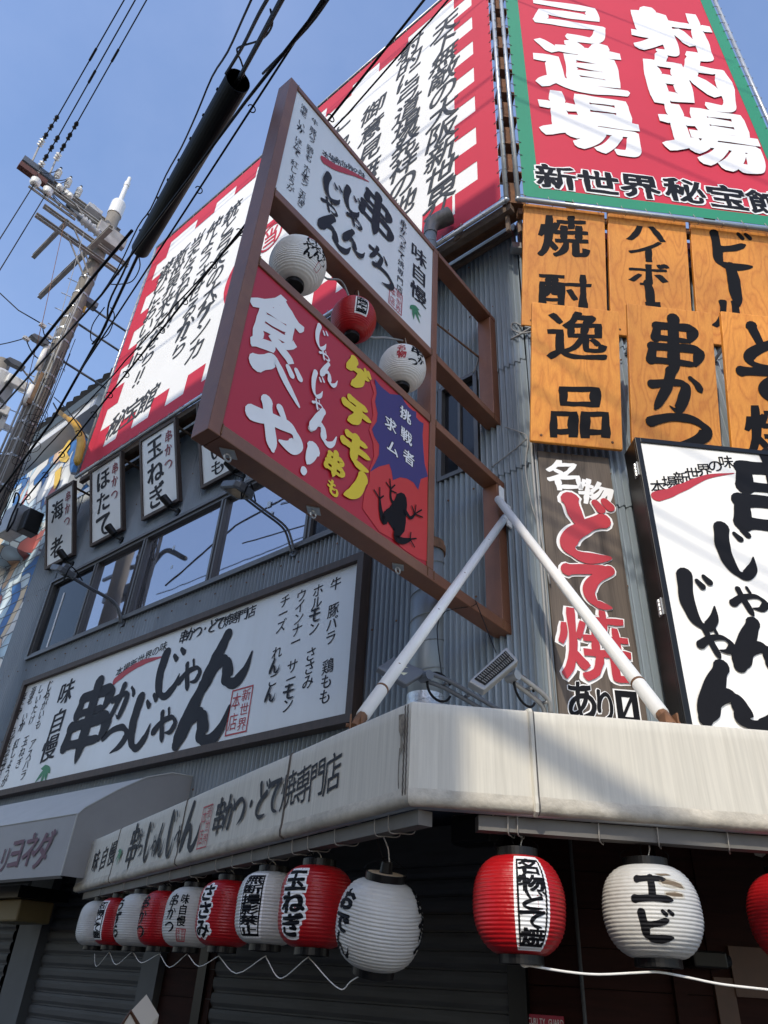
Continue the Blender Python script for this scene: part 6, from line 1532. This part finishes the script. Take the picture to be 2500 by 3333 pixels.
# ================================================================== PAINTED BUILDING BEYOND
u1 = -10.84
mu = thing('painted_building', 'white building covered in a blue wave mural, beyond the steel facade on the left', 'building', LF.p(u1, 0, -1))
mb = MB(); mz = LF.px(250, 1425, 0)[1]; mb.box(LF, u1 - 9, u1, 0, mz, -5, -.02); part('mural_wall', mb, M_mural, mu)
mb = MB()
for i in range(42): mb.box(LF, u1 - 9, u1 + .001, .3 + i * .24, .312 + i * .24, -.02, -.012)
part('siding_joint', mb, mat('joint_grey', (.2, .22, .24), .7), mu)
ez = LF.px(300, 1345, .1)[1]
mb = MB(); mb.box(LF, u1 - 9, u1 + 2.2, mz, ez, -5, -.45); part('mural_wall', mb, M_mural, mu, label='upper mural wall set back under the eave')
e0, e1 = ez + .02, ez + .36
mb = MB(); mb.box(LF, u1 - 9, u1 + .62, e0, e1, -5, .22); part('eave', mb, mat('eave_white', (.6, .63, .66), .6, 0, .15, 1.2), mu)
# tiled roof sloping back and up, with its hip at the right
rf0 = LF.p(u1 - 9, e1 + .004, .38); 
RFm = Frame(LF.p(u1 - 9, e1 + .02, .4), LF.u, (Vector((0, 0, 1)) * .72 - LF.w * .69))
mb = MB(); mb.box(RFm, 0, 11.2, 0, 3.2, -.06, 0); part('roof', mb, M_tile, mu)
mb = MB()
for j in range(10):
    for i in range(38):
        a = .3 * i + (.0 if j % 2 else .15); b = .32 * j
        if a + .27 > 11.2: continue
        mb.add([RFm.p(a, b, .035), RFm.p(a + .09, b, .075), RFm.p(a + .2, b, .05), RFm.p(a + .27, b, .03), RFm.p(a + .27, b + .3, .012), RFm.p(a + .2, b + .3, .03), RFm.p(a + .09, b + .3, .055), RFm.p(a, b + .3, .012),
                RFm.p(a, b, .0), RFm.p(a + .27, b, .0)], [(0, 1, 6, 7), (1, 2, 5, 6), (2, 3, 4, 5), (8, 0, 1, 2, 3, 9)][0:4])
part('roof_tile', mb, M_tile, mu)['kind'] = 'stuff'
mb = MB(); mb.box(RFm, 0, 11.25, 3.2, 3.34, -.1, .12); part('ridge', mb, M_tile, mu)
lz = LF.px(75, 1640, .6)[1]
mb = MB(); mb.box(LF, u1 - 9, u1 - .55, lz - .75, lz - .1, -.02, .55); part('canopy', mb, M_mural, mu, label='painted canopy box'); mb = MB(); mb.box(LF, u1 - 9, u1 - .5, lz - .1, lz, -.02, .62); part('canopy_top', mb, M_gawntop, mu)
# flat painted shapes on the wall
k = Ink(); cc = .0
def shp(ink, pts): ink.poly([LF.px(x, y, cc) for x, y in pts])
G1 = lambda x, y: (x * .27125, 1000 + y * .27125)
shp(k, [G1(*p) for p in ((700, 1780), (760, 1690), (820, 1600), (850, 1585), (840, 1680), (800, 1740), (830, 1800), (790, 1860), (720, 1850))])
shp(k, [G1(*p) for p in ((660, 1980), (740, 1900), (720, 2050), (680, 2150), (640, 2190))])
k.build('painted_shape', LF, cc, mat('mural_yellow', (.75, .5, .08), .6), mu)
k = Ink(); k.stroke([LF.px(*G1(790, 1330), .2), LF.px(*G1(920, 1420), .2), LF.px(*G1(960, 1560), .2), LF.px(*G1(940, 1760), .2), LF.px(*G1(920, 1900), .2)], [.05, .09, .1, .08, .03]); 
mb = MB(); mb.tube(spline([LF.p(*LF.px(*G1(x, y), .9), .9) for x, y in ((700, 1250), (800, 1330), (910, 1410), (960, 1540), (975, 1640), (945, 1780), (920, 1890))], 4), [.05] * 6 + [.075] * 13 + [.07] * 4 + [.05, .03], 12)
single('cable_guard', mb, M_yellow, 'yellow plastic guard sleeve on the drop cable beside the banner edge', 'cable guard', smooth=True)
mb = MB(); mb.tube(spline([LF.p(*LF.px(*G1(x, y), .9), .9) for x, y in ((640, 1150), (700, 1250), (800, 1330))], 4), .016, 5); mb.tube(spline([LF.p(*LF.px(*G1(x, y), .95), .95) for x, y in ((650, 1080), (760, 1180), (860, 1300), (990, 1480), (1040, 1560))], 4), .012, 5)
single('drop_cable', mb, M_cable, 'black drop cables running into the yellow guard', 'cable', smooth=True)
jb = thing('junction_box', 'grey junction box with a cable loop on the painted building', 'box', LF.p(u1 - 1.5, 6, .7))
a, b = LF.px(35, 1690, .8); mb = MB(); mb.box(LF, a - .32, a + .2, b - .3, b + .3, .55, .85); part('case', mb, M_lampsilver, jb, bevel=.02)
mb = MB(); mb.box(LF, a + .22, a + .48, b - .32, b + .15, .4, .7); part('black_case', mb, M_blackplast, jb, bevel=.02)
mb = MB(); mb.tube(spline([LF.p(a + .1, b + .28, .9), LF.p(a + .2, b + .45, .95), LF.p(a + .32, b + .3, .9), LF.p(a + .3, b - .1, .9), LF.p(a + .35, b - .45, .9), LF.p(a + .5, b - .3, .9), LF.p(a + .4, b + .05, .88)], 5), .018, 6); part('cable_loop', mb, M_cable, jb, smooth=True)

bpy.data.objects.remove(_fo); bpy.data.curves.remove(_fc)
